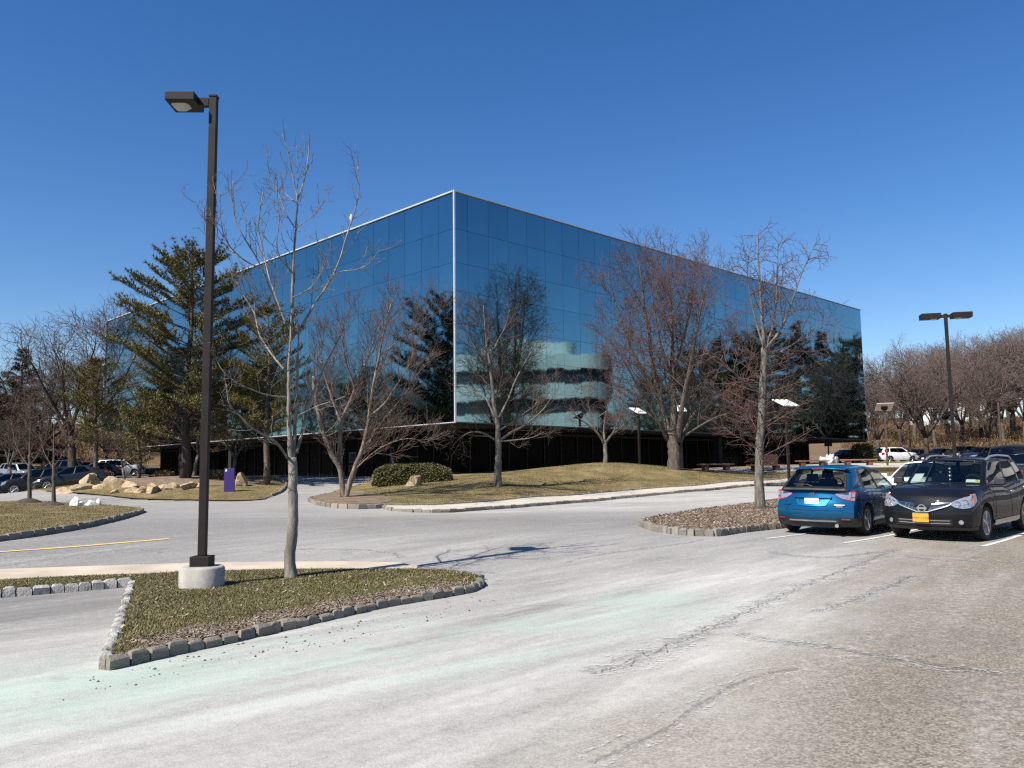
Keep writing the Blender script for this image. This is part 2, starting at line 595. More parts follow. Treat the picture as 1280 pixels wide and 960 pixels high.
def bark(name, c1, c2, c3, s=4.0, rough=.9):
    k = N(name)
    v = k.obj((1, 1, .28))
    a = k.noise(v, s * 2.2, 7, .7, .5)
    b = k.noise(k.obj((1, 1, 1.0)), s * .5, 5, .6)
    col = k.ramp(a, [(.34, c1), (.5, c2), (.66, c3)])
    col = k.mix(k.math('MULTIPLY', b, .4), col, c2)
    p = k.pbsdf(Base_Color=col, Roughness=rough, Normal=k.bump(a, .8, .02))
    k.set(p, 'Specular IOR Level', .2)
    return k.done(p)


M['bark_grey'] = bark('grey_bark', (.055, .049, .041), (.125, .113, .094), (.24, .22, .185))
M['bark_pale'] = bark('pale_bark', (.085, .077, .065), (.185, .17, .143), (.33, .305, .26))
M['bark_brown'] = bark('brown_bark', (.04, .033, .027), (.09, .075, .062), (.165, .14, .12))
M['bark_dark'] = bark('dark_bark', (.028, .022, .019), (.058, .047, .04), (.11, .09, .075))
M['bark_birch'] = bark('peeling_bark', (.07, .05, .04), (.15, .113, .088), (.34, .28, .22), 2.0)
M['twig_grey'] = bark('grey_twigs', (.075, .06, .053), (.14, .115, .10), (.24, .205, .18))
M['twig_red'] = bark('reddish_twigs', (.062, .036, .030), (.115, .070, .058), (.20, .132, .11))
M['twig_brown'] = bark('brown_twigs', (.055, .038, .03), (.105, .075, .06), (.18, .135, .105))
M['twig_far'] = bark('hill_twigs', (.09, .064, .056), (.155, .116, .102), (.25, .195, .172))


def leafmat(name, c1, c2, c3):
    k = N(name)
    ge = k.n('NewGeometry')
    r = ge.outputs['Random Per Island']
    a = k.noise(k.obj(), .9, 4, .6)
    col = k.ramp(k.math('ADD', k.math('MULTIPLY', r, .55), k.math('MULTIPLY', a, .45)), [(.25, c1), (.5, c2), (.78, c3)])
    p = k.pbsdf(Base_Color=col, Roughness=.6)
    k.set(p, 'Specular IOR Level', .25)
    return k.done(p)


M['needle'] = leafmat('pine_needles', (.058, .062, .022), (.15, .142, .052), (.27, .235, .105))
M['needle_olive'] = leafmat('olive_needles', (.07, .068, .020), (.15, .132, .04), (.25, .205, .075))
M['needle_dark'] = leafmat('dark_needles', (.016, .018, .010), (.036, .032, .016), (.075, .052, .026))
M['hedge'] = leafmat('hedge_leaves', (.035, .042, .012), (.085, .082, .025), (.16, .13, .05))
M['brush'] = leafmat('dry_brush', (.075, .045, .024), (.145, .092, .048), (.24, .16, .088))
M['blade'] = leafmat('grass_blades', (.060, .066, .020), (.135, .122, .048), (.27, .215, .11))
M['blade_dry'] = leafmat('dry_grass_blades', (.060, .062, .020), (.145, .12, .05), (.29, .22, .11))
M['chip'] = leafmat('mulch_chips', (.10, .068, .048), (.25, .185, .135), (.46, .38, .29))
M['straw'] = leafmat('straw_litter', (.09, .065, .045), (.20, .155, .11), (.38, .32, .25))


def crack_mat(name, col, lo, hi, sc, op=1.0):
    k = N(name)
    nz = k.noise(k.obj(), sc, 8, .7)
    f = k.ramp(nz, [(lo, 0.0), (hi, op)])
    p = k.pbsdf(Base_Color=k.mix(k.noise(k.obj(), 30, 3), tuple(c * .7 for c in col), tuple(min(1, c * 1.3) for c in col)), Roughness=.9)
    tr = k.n('BsdfTransparent')
    mx = k.n('MixShader')
    k.t.links.new(f, mx.inputs[0])
    k.t.links.new(tr.outputs[0], mx.inputs[1])
    k.t.links.new(p.outputs[0], mx.inputs[2])
    return k.done(mx)


M['crack'] = crack_mat('crack_filler', (.10, .098, .097), .42, .62, 26)
M['crack_band'] = crack_mat('crack_dust', (.12, .117, .118), .44, .80, 15, .62)
M['salt'] = crack_mat('crack_salt', (.56, .55, .53), .50, .70, 24)
M['stall_paint'] = crack_mat('stall_paint', (.62, .62, .60), .36, .50, 14)

# ------------------------------------------------------------------ world, sun
SUN_AZ, SUN_EL = 228.5, 46.5
w = bpy.data.worlds.new('World')
scene.world = w
w.use_nodes = True
nt = w.node_tree
nt.nodes.clear()
sky = nt.nodes.new('ShaderNodeTexSky')
sky.sky_type = 'NISHITA'
sky.sun_disc = False
sky.sun_elevation = R(SUN_EL)
sky.sun_rotation = R(SUN_AZ)
sky.air_density = 1.0
sky.dust_density = 0.1
sky.ozone_density = 2.2
sky.altitude = 100
bg = nt.nodes.new('ShaderNodeBackground')
bg.inputs[1].default_value = .082
wo = nt.nodes.new('ShaderNodeOutputWorld')
gm_ = nt.nodes.new('ShaderNodeHueSaturation')
gm_.inputs['Hue'].default_value = .509
gm_.inputs['Saturation'].default_value = 1.33
nt.links.new(sky.outputs[0], gm_.inputs['Color'])
nt.links.new(gm_.outputs[0], bg.inputs[0])
nt.links.new(bg.outputs[0], wo.inputs[0])
sl = bpy.data.lights.new('sun', 'SUN')
sl.energy = 5.0
sl.angle = R(.53)
sl.color = (1.0, .94, .84)
so = bpy.data.objects.new('sun', sl)
COL.objects.link(so)
sv = Vector((math.sin(R(SUN_AZ)) * math.cos(R(SUN_EL)), math.cos(R(SUN_AZ)) * math.cos(R(SUN_EL)), math.sin(R(SUN_EL))))
so.rotation_euler = sv.to_track_quat('Z', 'Y').to_euler()
so.location = (0, 0, 60)
scene.view_settings.view_transform = 'Standard'
scene.view_settings.look = 'None'
scene.view_settings.exposure = 0.75
scene.view_settings.gamma = 1.0
scene.render.engine = 'CYCLES'
scene.cycles.max_bounces = 8
scene.cycles.use_denoising = False
scene.cycles.use_adaptive_sampling = False
scene.cycles.caustics_reflective = False
scene.cycles.caustics_refractive = False
scene.cycles.sample_clamp_indirect = .4
scene.cycles.blur_glossy = 1.0
scene.cycles.filter_width = 1.3
scene.cycles.transparent_max_bounces = 16

# ================================================================== GROUND
def sheet(name, poly, off, mat, sp=1.0, kind='structure', hfun=None):
    """flat-lying surface draped on the terrain inside a closed outline"""
    n = len(poly)
    pts = []
    for i in range(n):                                  # densify the edge
        a, b = Vector(poly[i]), Vector(poly[(i + 1) % n])
        k = max(1, int((b - a).length / sp))
        for j in range(k): pts.append(a.lerp(b, j / k))
    ne = len(pts)
    edges = [(i, (i + 1) % ne) for i in range(ne)]
    xs = [p.x for p in pts]
    ys = [p.y for p in pts]
    y = min(ys) + sp * .5
    row = 0
    poly2 = [tuple(p) for p in pts]
    inner = []
    while y < max(ys):
        x = min(xs) + sp * (.5 if row % 2 else .25)
        while x < max(xs):
            inner.append((x, y))
            x += sp
        y += sp
        row += 1
    allp = pts + [Vector(q) for q in inner]
    vo, eo, fo, _, _, _ = geometry.delaunay_2d_cdt(allp, edges, [], 1, 1e-5)
    hs = heights([(p.x, p.y) for p in vo])
    b = MB()
    for f in fo:
        pass
    b.add([(p.x, p.y, h + off) for p, h in zip(vo, hs)], [tuple(f) for f in fo])
    if off > .05:                                       # turned-down edge, so that no sheet floats
        cnt = {}
        for f in fo:
            for i in range(len(f)):
                e = (f[i], f[(i + 1) % len(f)])
                if (e[1], e[0]) in cnt: cnt[(e[1], e[0])] = 0
                else: cnt[e] = 1
        for (i, j), c_ in cnt.items():
            if c_:
                p, q = vo[i], vo[j]
                b.add([(q.x, q.y, hs[j] + off), (p.x, p.y, hs[i] + off), (p.x, p.y, hs[i] + off - .35), (q.x, q.y, hs[j] + off - .35)], [(0, 1, 2, 3)])
    o = b.build(name, mat, fix=False, smooth=40)
    me = o.data
    if me.polygons and me.polygons[0].normal.z < 0: me.flip_normals()
    tag(o, kind=kind)
    return o


def smooth_line(pts, step=.5, closed=False):
    """Catmull-Rom through points"""
    P = [Vector(p) for p in pts]
    n = len(P)
    out = []
    for i in range(n if closed else n - 1):
        p0 = P[(i - 1) % n] if closed or i > 0 else P[i]
        p1, p2 = P[i], P[(i + 1) % n]
        p3 = P[(i + 2) % n] if closed or i + 2 < n else p2
        k = max(1, int((p2 - p1).length / step))
        for j in range(k):
            t = j / k
            out.append(.5 * ((2 * p1) + (p2 - p0) * t + (2 * p0 - 5 * p1 + 4 * p2 - p3) * t * t + (3 * p1 - p0 - 3 * p2 + p3) * t ** 3))
    if not closed: out.append(P[-1])
    return out


def kerb(line, rng, width=.10, h=.092, block=.18, lift=0.0, mat='kerb'):
    """row of granite setts"""
    b = MB()
    pts = [Vector(p[:2]) for p in line]
    d = [0.0]
    for a, c in zip(pts, pts[1:]): d.append(d[-1] + (c - a).length)

    def pos(s):
        for i in range(len(pts) - 1):
            if s <= d[i + 1] or i == len(pts) - 2:
                t = (s - d[i]) / max(1e-6, d[i + 1] - d[i])
                return pts[i].lerp(pts[i + 1], t), (pts[i + 1] - pts[i]).normalized()
    s = 0.0
    while s < d[-1]:
        L = block * rng.uniform(.82, 1.2)
        e = min(s + L, d[-1])
        if e - s < .08: break
        p, t = pos((s + e) / 2)
        nrm = Vector((-t.y, t.x))
        z = H(p.x, p.y) + lift
        hl, hw = (e - s) / 2 - .008, width / 2
        j = lambda q: rng.uniform(-q, q)
        zt = z + h + j(.018)
        ins = .026
        vs = []
        for zz, k in ((z - .12, 0), (zt - ins, 0), (zt, ins)):
            for a, c in ((-1, -1), (1, -1), (1, 1), (-1, 1)):
                q = p + t * (a * (hl - k) + j(.010)) + nrm * (c * (hw - k) + j(.014))
                vs.append((q.x, q.y, zz + j(.006)))
        b.add(vs, [(3, 2, 1, 0), (0, 1, 5, 4), (1, 2, 6, 5), (2, 3, 7, 6), (3, 0, 4, 7), (4, 5, 9, 8), (5, 6, 10, 9), (6, 7, 11, 10), (7, 4, 8, 11), (8, 9, 10, 11)])
        s = e
    o = b.build('kerb', M[mat], smooth=50)
    tag(o, kind='structure')
    return o


# base terrain: graded grid, fine near, coarse to the horizon
def axis(lo, hi, step, far, grow=1.22):
    v = [lo + step * i for i in range(int((hi - lo) / step) + 1)]
    s, x = step, v[-1]
    while x < far:
        s *= grow
        x += s
        v.append(x)
    s, x = step, v[0]
    while x > -far:
        s *= grow
        x -= s
        v.insert(0, x)
    return v


gx, gy = axis(-85, 100, 1.25, 900), axis(-25, 150, 1.25, 900)
gp = [(x, y) for y in gy for x in gx]
gh = heights(gp)
b = MB()
nx = len(gx)
b.add([(p[0], p[1], h - .11) for p, h in zip(gp, gh)],
      [(j * nx + i, j * nx + i + 1, (j + 1) * nx + i + 1, (j + 1) * nx + i) for j in range(len(gy) - 1) for i in range(nx - 1)])
tag(b.build('ground', M['hill'], fix=False, smooth=180), kind='structure')

rk = random.Random(5)
# big asphalt surface: lot, entrance road, left lot
sheet('parking_lot', [(-78, -25), (48, -25), (48, 50), (20, 51), (6, 48), (-2, 60), (-14, 60), (-26, 64), (-36, 84), (-78, 84)], 0.0, M['asphalt'], 1.0)

# --- painted lines
def ribbon(name, line, w0, off, mat, rng=None, wob=0.0, sp=.3):
    pts = smooth_line([Vector(p[:2]) for p in line], sp)
    rows = []
    hs = heights([(p.x, p.y) for p in pts])
    for i, p in enumerate(pts):
        a, c = pts[max(0, i - 1)], pts[min(len(pts) - 1, i + 1)]
        t = (c - a).normalized()
        n_ = Vector((-t.y, t.x))
        q = p + (n_ * rng.uniform(-wob, wob) if rng else Vector((0, 0)))
        ww = w0 * (rng.uniform(.45, 1.3) if rng else 1) / 2
        u, v = q + n_ * ww, q - n_ * ww
        rows.append([(u.x, u.y, hs[i] + off), (v.x, v.y, hs[i] + off)])
    b = MB()
    b.grid(rows)
    o = b.build(name, mat, fix=False)
    if o.data.polygons[0].normal.z < 0: o.data.flip_normals()
    tag(o, kind='structure')
    return o


# --- near island
front = [G(*p) for p in ((131, 838), (200, 822), (300, 800), (400, 777), (480, 759), (545, 748), (584, 741), (599, 733), (596, 725), (570, 720.5))]
front = smooth_line(front, .25)
bay_c = G(166, 733)
bay_l = G(-60, 752)
back_r = [G(520, 718), G(420, 717.5), G(260, 720), G(100, 727), G(-60, 734)]
L1 = [tuple(p) for p in front] + back_r + [bay_l, bay_c]
sheet('lawn', L1, .078, M['lawn_green'], .35)
# litter strip along the kerb, a separate thin sheet
inner = []
for i, p in enumerate(front[:-4]):
    if i < 2: continue
    a = front[max(0, i - 1)]
    c = front[min(len(front) - 1, i + 1)]
    t = (Vector(c) - Vector(a)).normalized()
    n_ = Vector((-t.y, t.x))
    inner.append(Vector(p) + n_ * (.50 + .10 * math.sin(i * 1.7) + .05 * math.sin(i * 4.1) + .25 * max(0, (i - len(front) * .72) / (len(front) * .28))))
strip = [tuple(p) for p in front[2:-4]] + [tuple(p) for p in reversed(inner)]
sheet('lawn_edge', strip, .084, M['litter'], .25)
kerb(front, rk)
kerb([bay_c, G(131, 838)], rk, h=.10, mat='kerb_pale')
kerb([bay_l, bay_c], rk, h=.115, mat='kerb_pale')
# sandy walk behind the island
walk_pts = [G(-80, 733.5), G(100, 726.3), G(260, 719.3), G(420, 716.8), G(520, 717.2), G(522, 712), G(500, 708), G(420, 706), G(260, 707.5), G(100, 712.5), G(-80, 719)]
sheet('sidewalk', walk_pts, .06, M['walk'], .4)
kb = [G(*p) for p in ((597, 727), (575, 720.2), (545, 718.0), (520, 717.6))]

# --- right mulch island, parallel to the stalls
isl = [G(972, 661), G(930, 665.5), G(893, 670.5), G(872, 670), G(840, 667.5), G(815, 663), G(800, 656.5), G(812, 652.5), G(850, 645.5), G(900, 637.5), G(950, 630.5), G(985, 625)]
isl_line = smooth_line(isl, .25)
right_end = (isl[-1][0] + 4.5, isl[-1][1] + 3.5)
right_low = (isl[0][0] + 5.0, isl[0][1] + 4.6)
sheet('mulch_bed', [tuple(p) for p in isl_line] + [right_end, right_low], .11, M['mulch'], .35)
kerb([right_low] + [tuple(p) for p in isl_line] + [right_end], rk, h=.15)

# --- far walk beside the entrance road, and the berm lawn up to the building
lo_e = [G(490, 639)] + [tuple(at(px, Y)[:2]) for px, Y in ((545, 34), (620, 36.5), (700, 39.5), (780, 42.5), (860, 45.5), (975, 51.5), (1060, 56))]
up_e = [tuple(at(px, Y)[:2]) for px, Y in ((478, 35.2), (545, 36.2), (620, 38.7), (700, 41.6), (780, 44.6), (860, 47.4), (975, 53.4), (1060, 58))]
lo_s, up_s = smooth_line(lo_e, .8), smooth_line(up_e, .8)
sheet('sidewalk', [tuple(p) for p in lo_s] + [tuple(p) for p in reversed(up_s)], .12, M['plaza'], .7)
kerb([tuple(up_s[0])] + lo_s, rk, h=.14, block=.4)
bed = [tuple(at(px, Y)[:2]) for px, Y in ((478, 35.2), (450, 34.4), (420, 34.6), (395, 36), (386, 38.2))]
bed_s = smooth_line(bed, .4)
drive_r = [tuple(bed[-1]), tuple(at(420, 45)[:2]), tuple(at(455, 51)[:2]), tuple(at(480, 55)[:2])]
sheet('lawn', [tuple(p) for p in up_s] + [(28, 66), (12, 66), (0, 58)] + list(reversed(drive_r)) + [tuple(p) for p in reversed(bed_s)], .15, M['lawn'], .8)
kerb(up_s, rk, h=.19, block=.4)
kerb([tuple(p) for p in bed_s] + drive_r[1:], rk, h=.18, block=.4)
mul = smooth_line([tuple(at(px, Y)[:2]) for px, Y in ((472, 35.6), (450, 34.9), (422, 35.2), (400, 36.4), (392, 38.2), (400, 41), (425, 42.5), (468, 40), (490, 36.8))], .5, True)
sheet('mulch_bed', [tuple(p) for p in mul], .165, M['mulch'], .5)
sheet('paved_terrace', [(10, 57.0), (17.5, 56.5), (20, 56.5), (24, 58.5), (42, 68), (40, 72), (27, 66), (18, 62), (10, 60)], .17, M['plaza'], .8)
# right verge, beyond the plaza
sheet('lawn', [(17.5, 55.6), (24, 57.6), (30, 61), (44, 68), (60, 72), (72, 86), (36, 86), (34, 74), (26, 65.5), (20, 60)], .155, M['lawn'], 1.0)

# --- left mound with boulders, pine and the purple sign
md = [tuple(at(60, 49)[:2]), tuple(at(110, 47.0)[:2]), tuple(at(180, 45.2)[:2]), tuple(at(250, 44.0)[:2]), tuple(at(285, 43.2)[:2]), tuple(at(310, 43.0)[:2]), tuple(at(330, 44.5)[:2]), tuple(at(352, 48)[:2]), tuple(at(357, 52)[:2]), tuple(at(345, 56)[:2])]
md_s = smooth_line(md, .6)
sheet('lawn', [tuple(p) for p in md_s] + [(-16, 62), (-26, 66), (-32, 66), (-34, 60), (-31.5, 55)], .055, M['lawn'], .8)
kerb(md_s[int(len(md_s) * .62):], rk, h=.15, block=.4)
ribbon('gravel_edge', md_s[:int(len(md_s) * .62)], .55, .058, M['litter'], rk, .06)
mb_ = smooth_line([tuple(at(95, 53)[:2]), tuple(at(150, 50)[:2]), tuple(at(225, 48.6)[:2]), tuple(at(262, 49.5)[:2]), tuple(at(335, 51.5)[:2]), tuple(at(330, 56)[:2]), tuple(at(225, 60)[:2]), tuple(at(120, 62)[:2])], .8, True)
sheet('mulch_bed', [tuple(p) for p in mb_], .075, M['mulch'], .8)

# --- left island with two young trees
li = [G(-90, 689), G(0, 676.5), G(60, 668), G(110, 659), G(150, 649.5), G(170, 643.5), G(178, 640.5), G(172, 638.0), G(150, 636), tuple(at(100, 41)[:2]), tuple(at(40, 43)[:2]), tuple(at(-60, 42)[:2])]
li_s = smooth_line(li, .5)
sheet('lawn', [tuple(p) for p in li_s], .12, M['lawn'], .7)
kerb(li_s, rk, h=.15, block=.4)

# far right lot and back left verge
sheet('far_parking_lot', [(34, 84), (75, 84), (92, 116), (40, 116)], .03, M['asphalt_far'], 1.25)


ribbon('road_marking', [G(-60, 695), G(0, 690), G(100, 683), G(211, 673.5)], .22, .006, M['road_yellow'])
sd = Vector((math.sin(R(43.5)), math.cos(R(43.5))))


def stall(p, L=5.3, back=0.0):
    a = Vector(p) - sd * back
    ribbon('road_marking', [tuple(a), tuple(a + sd * L)], .10, .006, M['stall_paint'])


stall(G(1055, 679))
stall(G(1229, 683))
stall(G(958, 673.5), 4.6)
p0, p1 = Vector(G(1055, 679)), Vector(G(1229, 683))
for k in (1, 2, 3, 4): stall(p1 + (p1 - p0) * k)
# white direction arrow in the driveway
ar = at(378, 43.2)
b = MB()
for poly in ([(-.9, -.09), (.35, -.09), (.35, .09), (-.9, .09)], [(.35, -.32), (1.05, 0), (.35, .32)]):
    ca, sa = math.cos(R(20)), math.sin(R(20))
    pp = [(ar.x + x * ca - y * sa * 1.6, ar.y + x * sa + y * ca * 1.6) for x, y in poly]
    b.add([(x, y, H(x, y) + .012) for x, y in pp], [tuple(range(len(pp)))])
tag(b.build('road_marking', M['white_paint'], fix=False), kind='structure')

rc = random.Random(11)


def crack(pix, w0=.05, salt=True):
    pts = [Vector(G(*p)) for p in pix]
    ribbon('pavement_crack', pts, w0 * 2.2, .005, M['crack_band'], rc, w0 * .8, .16)
    ribbon('pavement_crack', pts, w0 * .16, .0065, M['crack'], rc, w0 * .35, .10)
    ribbon('pavement_crack', [p + Vector((.03, .02)) for p in pts], w0 * .12, .008, M['crack'], rc, w0 * .9, .09)
    if salt:
        ribbon('salt_residue', [p + Vector((.05, -.06)) for p in pts], w0 * 1.7, .007, M['salt'], rc, w0 * 1.5, .13)
        ribbon('salt_residue', [p + Vector((-.07, .07)) for p in pts], w0 * 1.1, .0075, M['salt'], rc, w0 * 1.8, .11)


crack([(1120, 687), (1075, 705), (1010, 730), (960, 752), (900, 780), (850, 802), (790, 825), (740, 843)], .11)
crack([(925, 792), (960, 800), (1020, 806), (1080, 818), (1150, 830), (1220, 838), (1290, 843)], .085)
crack([(1000, 836), (960, 842), (920, 855), (890, 872), (860, 890), (830, 912), (790, 930), (740, 955)], .03)
crack([(1140, 720), (1100, 738), (1060, 752), (1020, 765)], .10, True)
crack([(1130, 695), (1180, 700), (1290, 703)], .09, True)
crack([(700, 705), (760, 692), (850, 680), (880, 674)], .05)
crack([(330, 690), (400, 686), (480, 690), (500, 697)], .08)
crack([(960, 690), (1030, 697), (1100, 690)], .12, True)
crack([(640, 758), (700, 757), (760, 758)], .02, False)


# ================================================================== small ground cover
def in_poly(p, poly):
    x, y = p
    c = False
    n = len(poly)
    for i in range(n):
        x1, y1 = poly[i][:2]
        x2, y2 = poly[(i + 1) % n][:2]
        if (y1 > y) != (y2 > y) and x < (x2 - x1) * (y - y1) / (y2 - y1) + x1: c = not c
    return c


def scatter(name, poly, n, off, maker, mat, seed, reject=None):
    rng = random.Random(seed)
    xs = [p[0] for p in poly]
    ys = [p[1] for p in poly]
    pts = []
    while len(pts) < n:
        q = (rng.uniform(min(xs), max(xs)), rng.uniform(min(ys), max(ys)))
        if in_poly(q, poly) and not (reject and reject(q, rng)): pts.append(q)
    hs = heights(pts)
    b = MB()
    for (x, y), h in zip(pts, hs): maker(b, x, y, h + off, rng)
    o = b.build(name, mat, fix=False)
    tag(o, kind='stuff')
    return o


def blade(b, x, y, z, rng, s=1.0):
    a = rng.uniform(0, 2 * PI)
    h = rng.uniform(.014, .036) * s
    wd = rng.uniform(.004, .008) * s
    lx, ly = math.cos(a) * h * rng.uniform(.5, 1.8), math.sin(a) * h * rng.uniform(.5, 1.8)
    nx_, ny_ = -math.sin(a) * wd, math.cos(a) * wd
    b.add([(x - nx_, y - ny_, z), (x + nx_, y + ny_, z), (x + lx, y + ly, z + h)], [(0, 1, 2)])


def chip(b, x, y, z, rng, s=1.0):
    a = rng.uniform(0, 2 * PI)
    L, wd = rng.uniform(.015, .05) * s, rng.uniform(.005, .014) * s
    dx, dy = math.cos(a), math.sin(a)
    t = rng.uniform(-.5, .5) * L
    zz = z + rng.uniform(.002, .018) * s
    b.add([(x - dx * L - dy * wd, y - dy * L + dx * wd, zz - t), (x - dx * L + dy * wd, y - dy * L - dx * wd, zz - t + wd * .5),
           (x + dx * L + dy * wd, y + dy * L - dx * wd, zz + t), (x + dx * L - dy * wd, y + dy * L + dx * wd, zz + t + wd * .5)], [(0, 1, 2, 3)])


def patchy(q, rng):
    return noise.noise(Vector((q[0] * .9, q[1] * .9, 3))) < rng.uniform(-.6, .38)


L1p = [tuple(p)[:2] for p in L1]
strip_p = [tuple(p)[:2] for p in strip]
scatter('grass', L1p, 105000, .078, lambda b, x, y, z, r: blade(b, x, y, z, r, .8), M['blade'], 1, lambda q, r: (in_poly(q, strip_p) and r.random() < .93) or patchy(q, r))
scatter('leaf_litter', strip_p, 15000, .084, lambda b, x, y, z, r: chip(b, x, y, z, r, .5), M['straw'], 2)
scatter('fallen_leaves', L1p, 900, .09, lambda b, x, y, z, r: chip(b, x, y, z, r, .7), M['chip'], 22)
scatter('mulch_chips', [tuple(p)[:2] for p in isl_line] + [right_end, right_low], 24000, .115, lambda b, x, y, z, r: chip(b, x, y, z, r, .95), M['chip'], 3)
scatter('grass', [tuple(p)[:2] for p in li_s], 42000, .12, lambda b, x, y, z, r: blade(b, x, y, z, r, 1.05), M['blade_dry'], 4, patchy)
berm_poly = [tuple(p)[:2] for p in up_s] + [(14, 56), (5, 55), (-4, 50), (-8, 44)]
scatter('grass', berm_poly, 52000, .15, lambda b, x, y, z, r: blade(b, x, y, z, r, 1.25), M['blade_dry'], 6, patchy)
scatter('grass', [tuple(p)[:2] for p in md_s] + [(-20, 50), (-31, 54)], 20000, .055, lambda b, x, y, z, r: blade(b, x, y, z, r, 1.2), M['blade_dry'], 7, patchy)


def clod(b, x, y, z, rng):
    s = rng.uniform(.004, .012) * rng.choice((1, 1, 1, 1.8))
    vs = [(x + s * dx * rng.uniform(.6, 1.2), y + s * dy * rng.uniform(.6, 1.2), z + s * dz * rng.uniform(.4, 1)) for dx, dy, dz in ((1, 0, 0), (0, 1, 0), (-1, 0, 0), (0, -1, 0), (0, 0, 1.1))]
    b.add(vs, [(0, 1, 4), (1, 2, 4), (2, 3, 4), (3, 0, 4)])


scatter('grit', [G(60, 880), G(560, 775), G(660, 735), G(600, 745), G(300, 805), G(100, 850)], 170, 0, clod, M['bark_brown'], 8)

# ================================================================== TREES
def rotv(d, ax, ang):
    c, s = math.cos(ang), math.sin(ang)
    return d * c + ax.cross(d) * s + ax * (ax.dot(d) * (1 - c))


def grow(mbs, pts, r0, r1, lev, P, rng, scale=1.0, first=0.12):
    """children of one branch. mbs[level] collects tubes. P: list of dicts, one per child level"""
    if lev >= len(P): return
    q = P[lev]
    seg = [(pts[i + 1] - pts[i]).length for i in range(len(pts) - 1)]
    L = sum(seg)
    n = q['n'] * L
    n = int(n) + (1 if rng.random() < n - int(n) else 0)
    for i in range(n):
        t = first + (1 - first) * ((i + rng.random()) / n) ** q.get('bias', .85)
        t = min(t, .985)
        s = t * L
        k = 0
        while k < len(seg) - 1 and s > seg[k]:
            s -= seg[k]
            k += 1
        f = s / max(seg[k], 1e-6)
        p = pts[k].lerp(pts[k + 1], f)
        d = (pts[k + 1] - pts[k]).normalized()
        rr = r0 + (r1 - r0) * t
        ax = Vector((rng.gauss(0, 1), rng.gauss(0, 1), rng.gauss(0, 1)))
        ax = (ax - d * ax.dot(d))
        if ax.length < 1e-4: continue
        ax.normalize()
        dd = rotv(d, ax, R(q['ang'] + rng.uniform(-q.get('av', 14), q.get('av', 14))))
        dd.z += q.get('lift', 0)
        dd.normalize()
        ln = q['len'] * (1 - q.get('fall', .55) * t) * rng.uniform(.6, 1.25) * scale
        br = max(min(rr * q.get('rr', .6), q.get('rmax', 9)), q['rmin'])
        ns = q.get('seg', 4)
        bp = [p]
        cur = dd.copy()
        for j in range(ns):
            g = q.get('gn', .18)
            cur = cur + Vector((rng.uniform(-g, g), rng.uniform(-g, g), rng.uniform(-g, g) + q.get('up', .1)))
            cur.normalize()
            bp.append(bp[-1] + cur * (ln / ns))
        mbs[min(q.get('mb', 1), len(mbs) - 1)].tube(bp, br, max(q['rmin'] * .55, br * .35), q.get('sides', 3), cap=False)
        grow(mbs, bp, br, br * .4, lev + 1, P, rng, scale, .2)


def bez(pts, n=4):
    return smooth3(pts, n)


def smooth3(P, k=3):
    out = []
    n = len(P)
    for i in range(n - 1):
        p0 = P[max(0, i - 1)]
        p1, p2 = P[i], P[i + 1]
        p3 = P[min(n - 1, i + 2)]
        for j in range(k):
            t = j / k
            out.append(.5 * ((2 * p1) + (p2 - p0) * t + (2 * p0 - 5 * p1 + 4 * p2 - p3) * t * t + (3 * p1 - p0 - 3 * p2 + p3) * t ** 3))
    out.append(P[-1])
    return out


def hero_tree(name, label, base_px, Y, limbs, P, seed, mats, group=None, sink=.15, first=.25, root_flare=1.35, lift=.12):
    """limbs: (radius start, radius end, children?, [(px, py, depth shift)...]) read off the photograph"""
    rng = random.Random(seed)
    d = ray(*base_px)
    bx = d.x * Y
    base = Vector((bx, Y, H(bx, Y) + lift))
    dz = base.z - P3(base_px[0], base_px[1], Y).z
    root = empty(name, base)
    tag(root, label, 'tree', group)
    mt, mc = MB(), MB()
    for li_, (r0, r1, ch, pp) in enumerate(limbs):
        pts = [P3(x, y, Y + dd) - base + Vector((0, 0, dz)) for x, y, dd in pp]
        if li_ == 0: pts[0].z -= sink
        if li_ and r1 > .008: r1 = max(.008, r1 * .35)
        sp = smooth3(pts, 4)
        sp = [p + Vector((rng.uniform(-1, 1), rng.uniform(-1, 1), 0)) * (r0 * .12) for p in sp]
        nn = len(sp)
        rad = [r0 + (r1 - r0) * (i / (nn - 1)) for i in range(nn)]
        if li_ == 0:
            for i in range(min(3, nn)): rad[i] *= 1 + (root_flare - 1) * (1 - i / 3)
        rad = [r * rng.uniform(.94, 1.06) for r in rad]
        mt.tube(sp, rad, sides=10 if r0 > .05 else 6)
        if ch: grow([mt, mc], sp, r0, r1, 0, P, rng, ch, first if li_ == 0 else .15)
    mt.build('trunk', mats[0], root, smooth=180, fix=False)
    mc.build('crown', mats[1], root, smooth=180, fix=False)
    return root


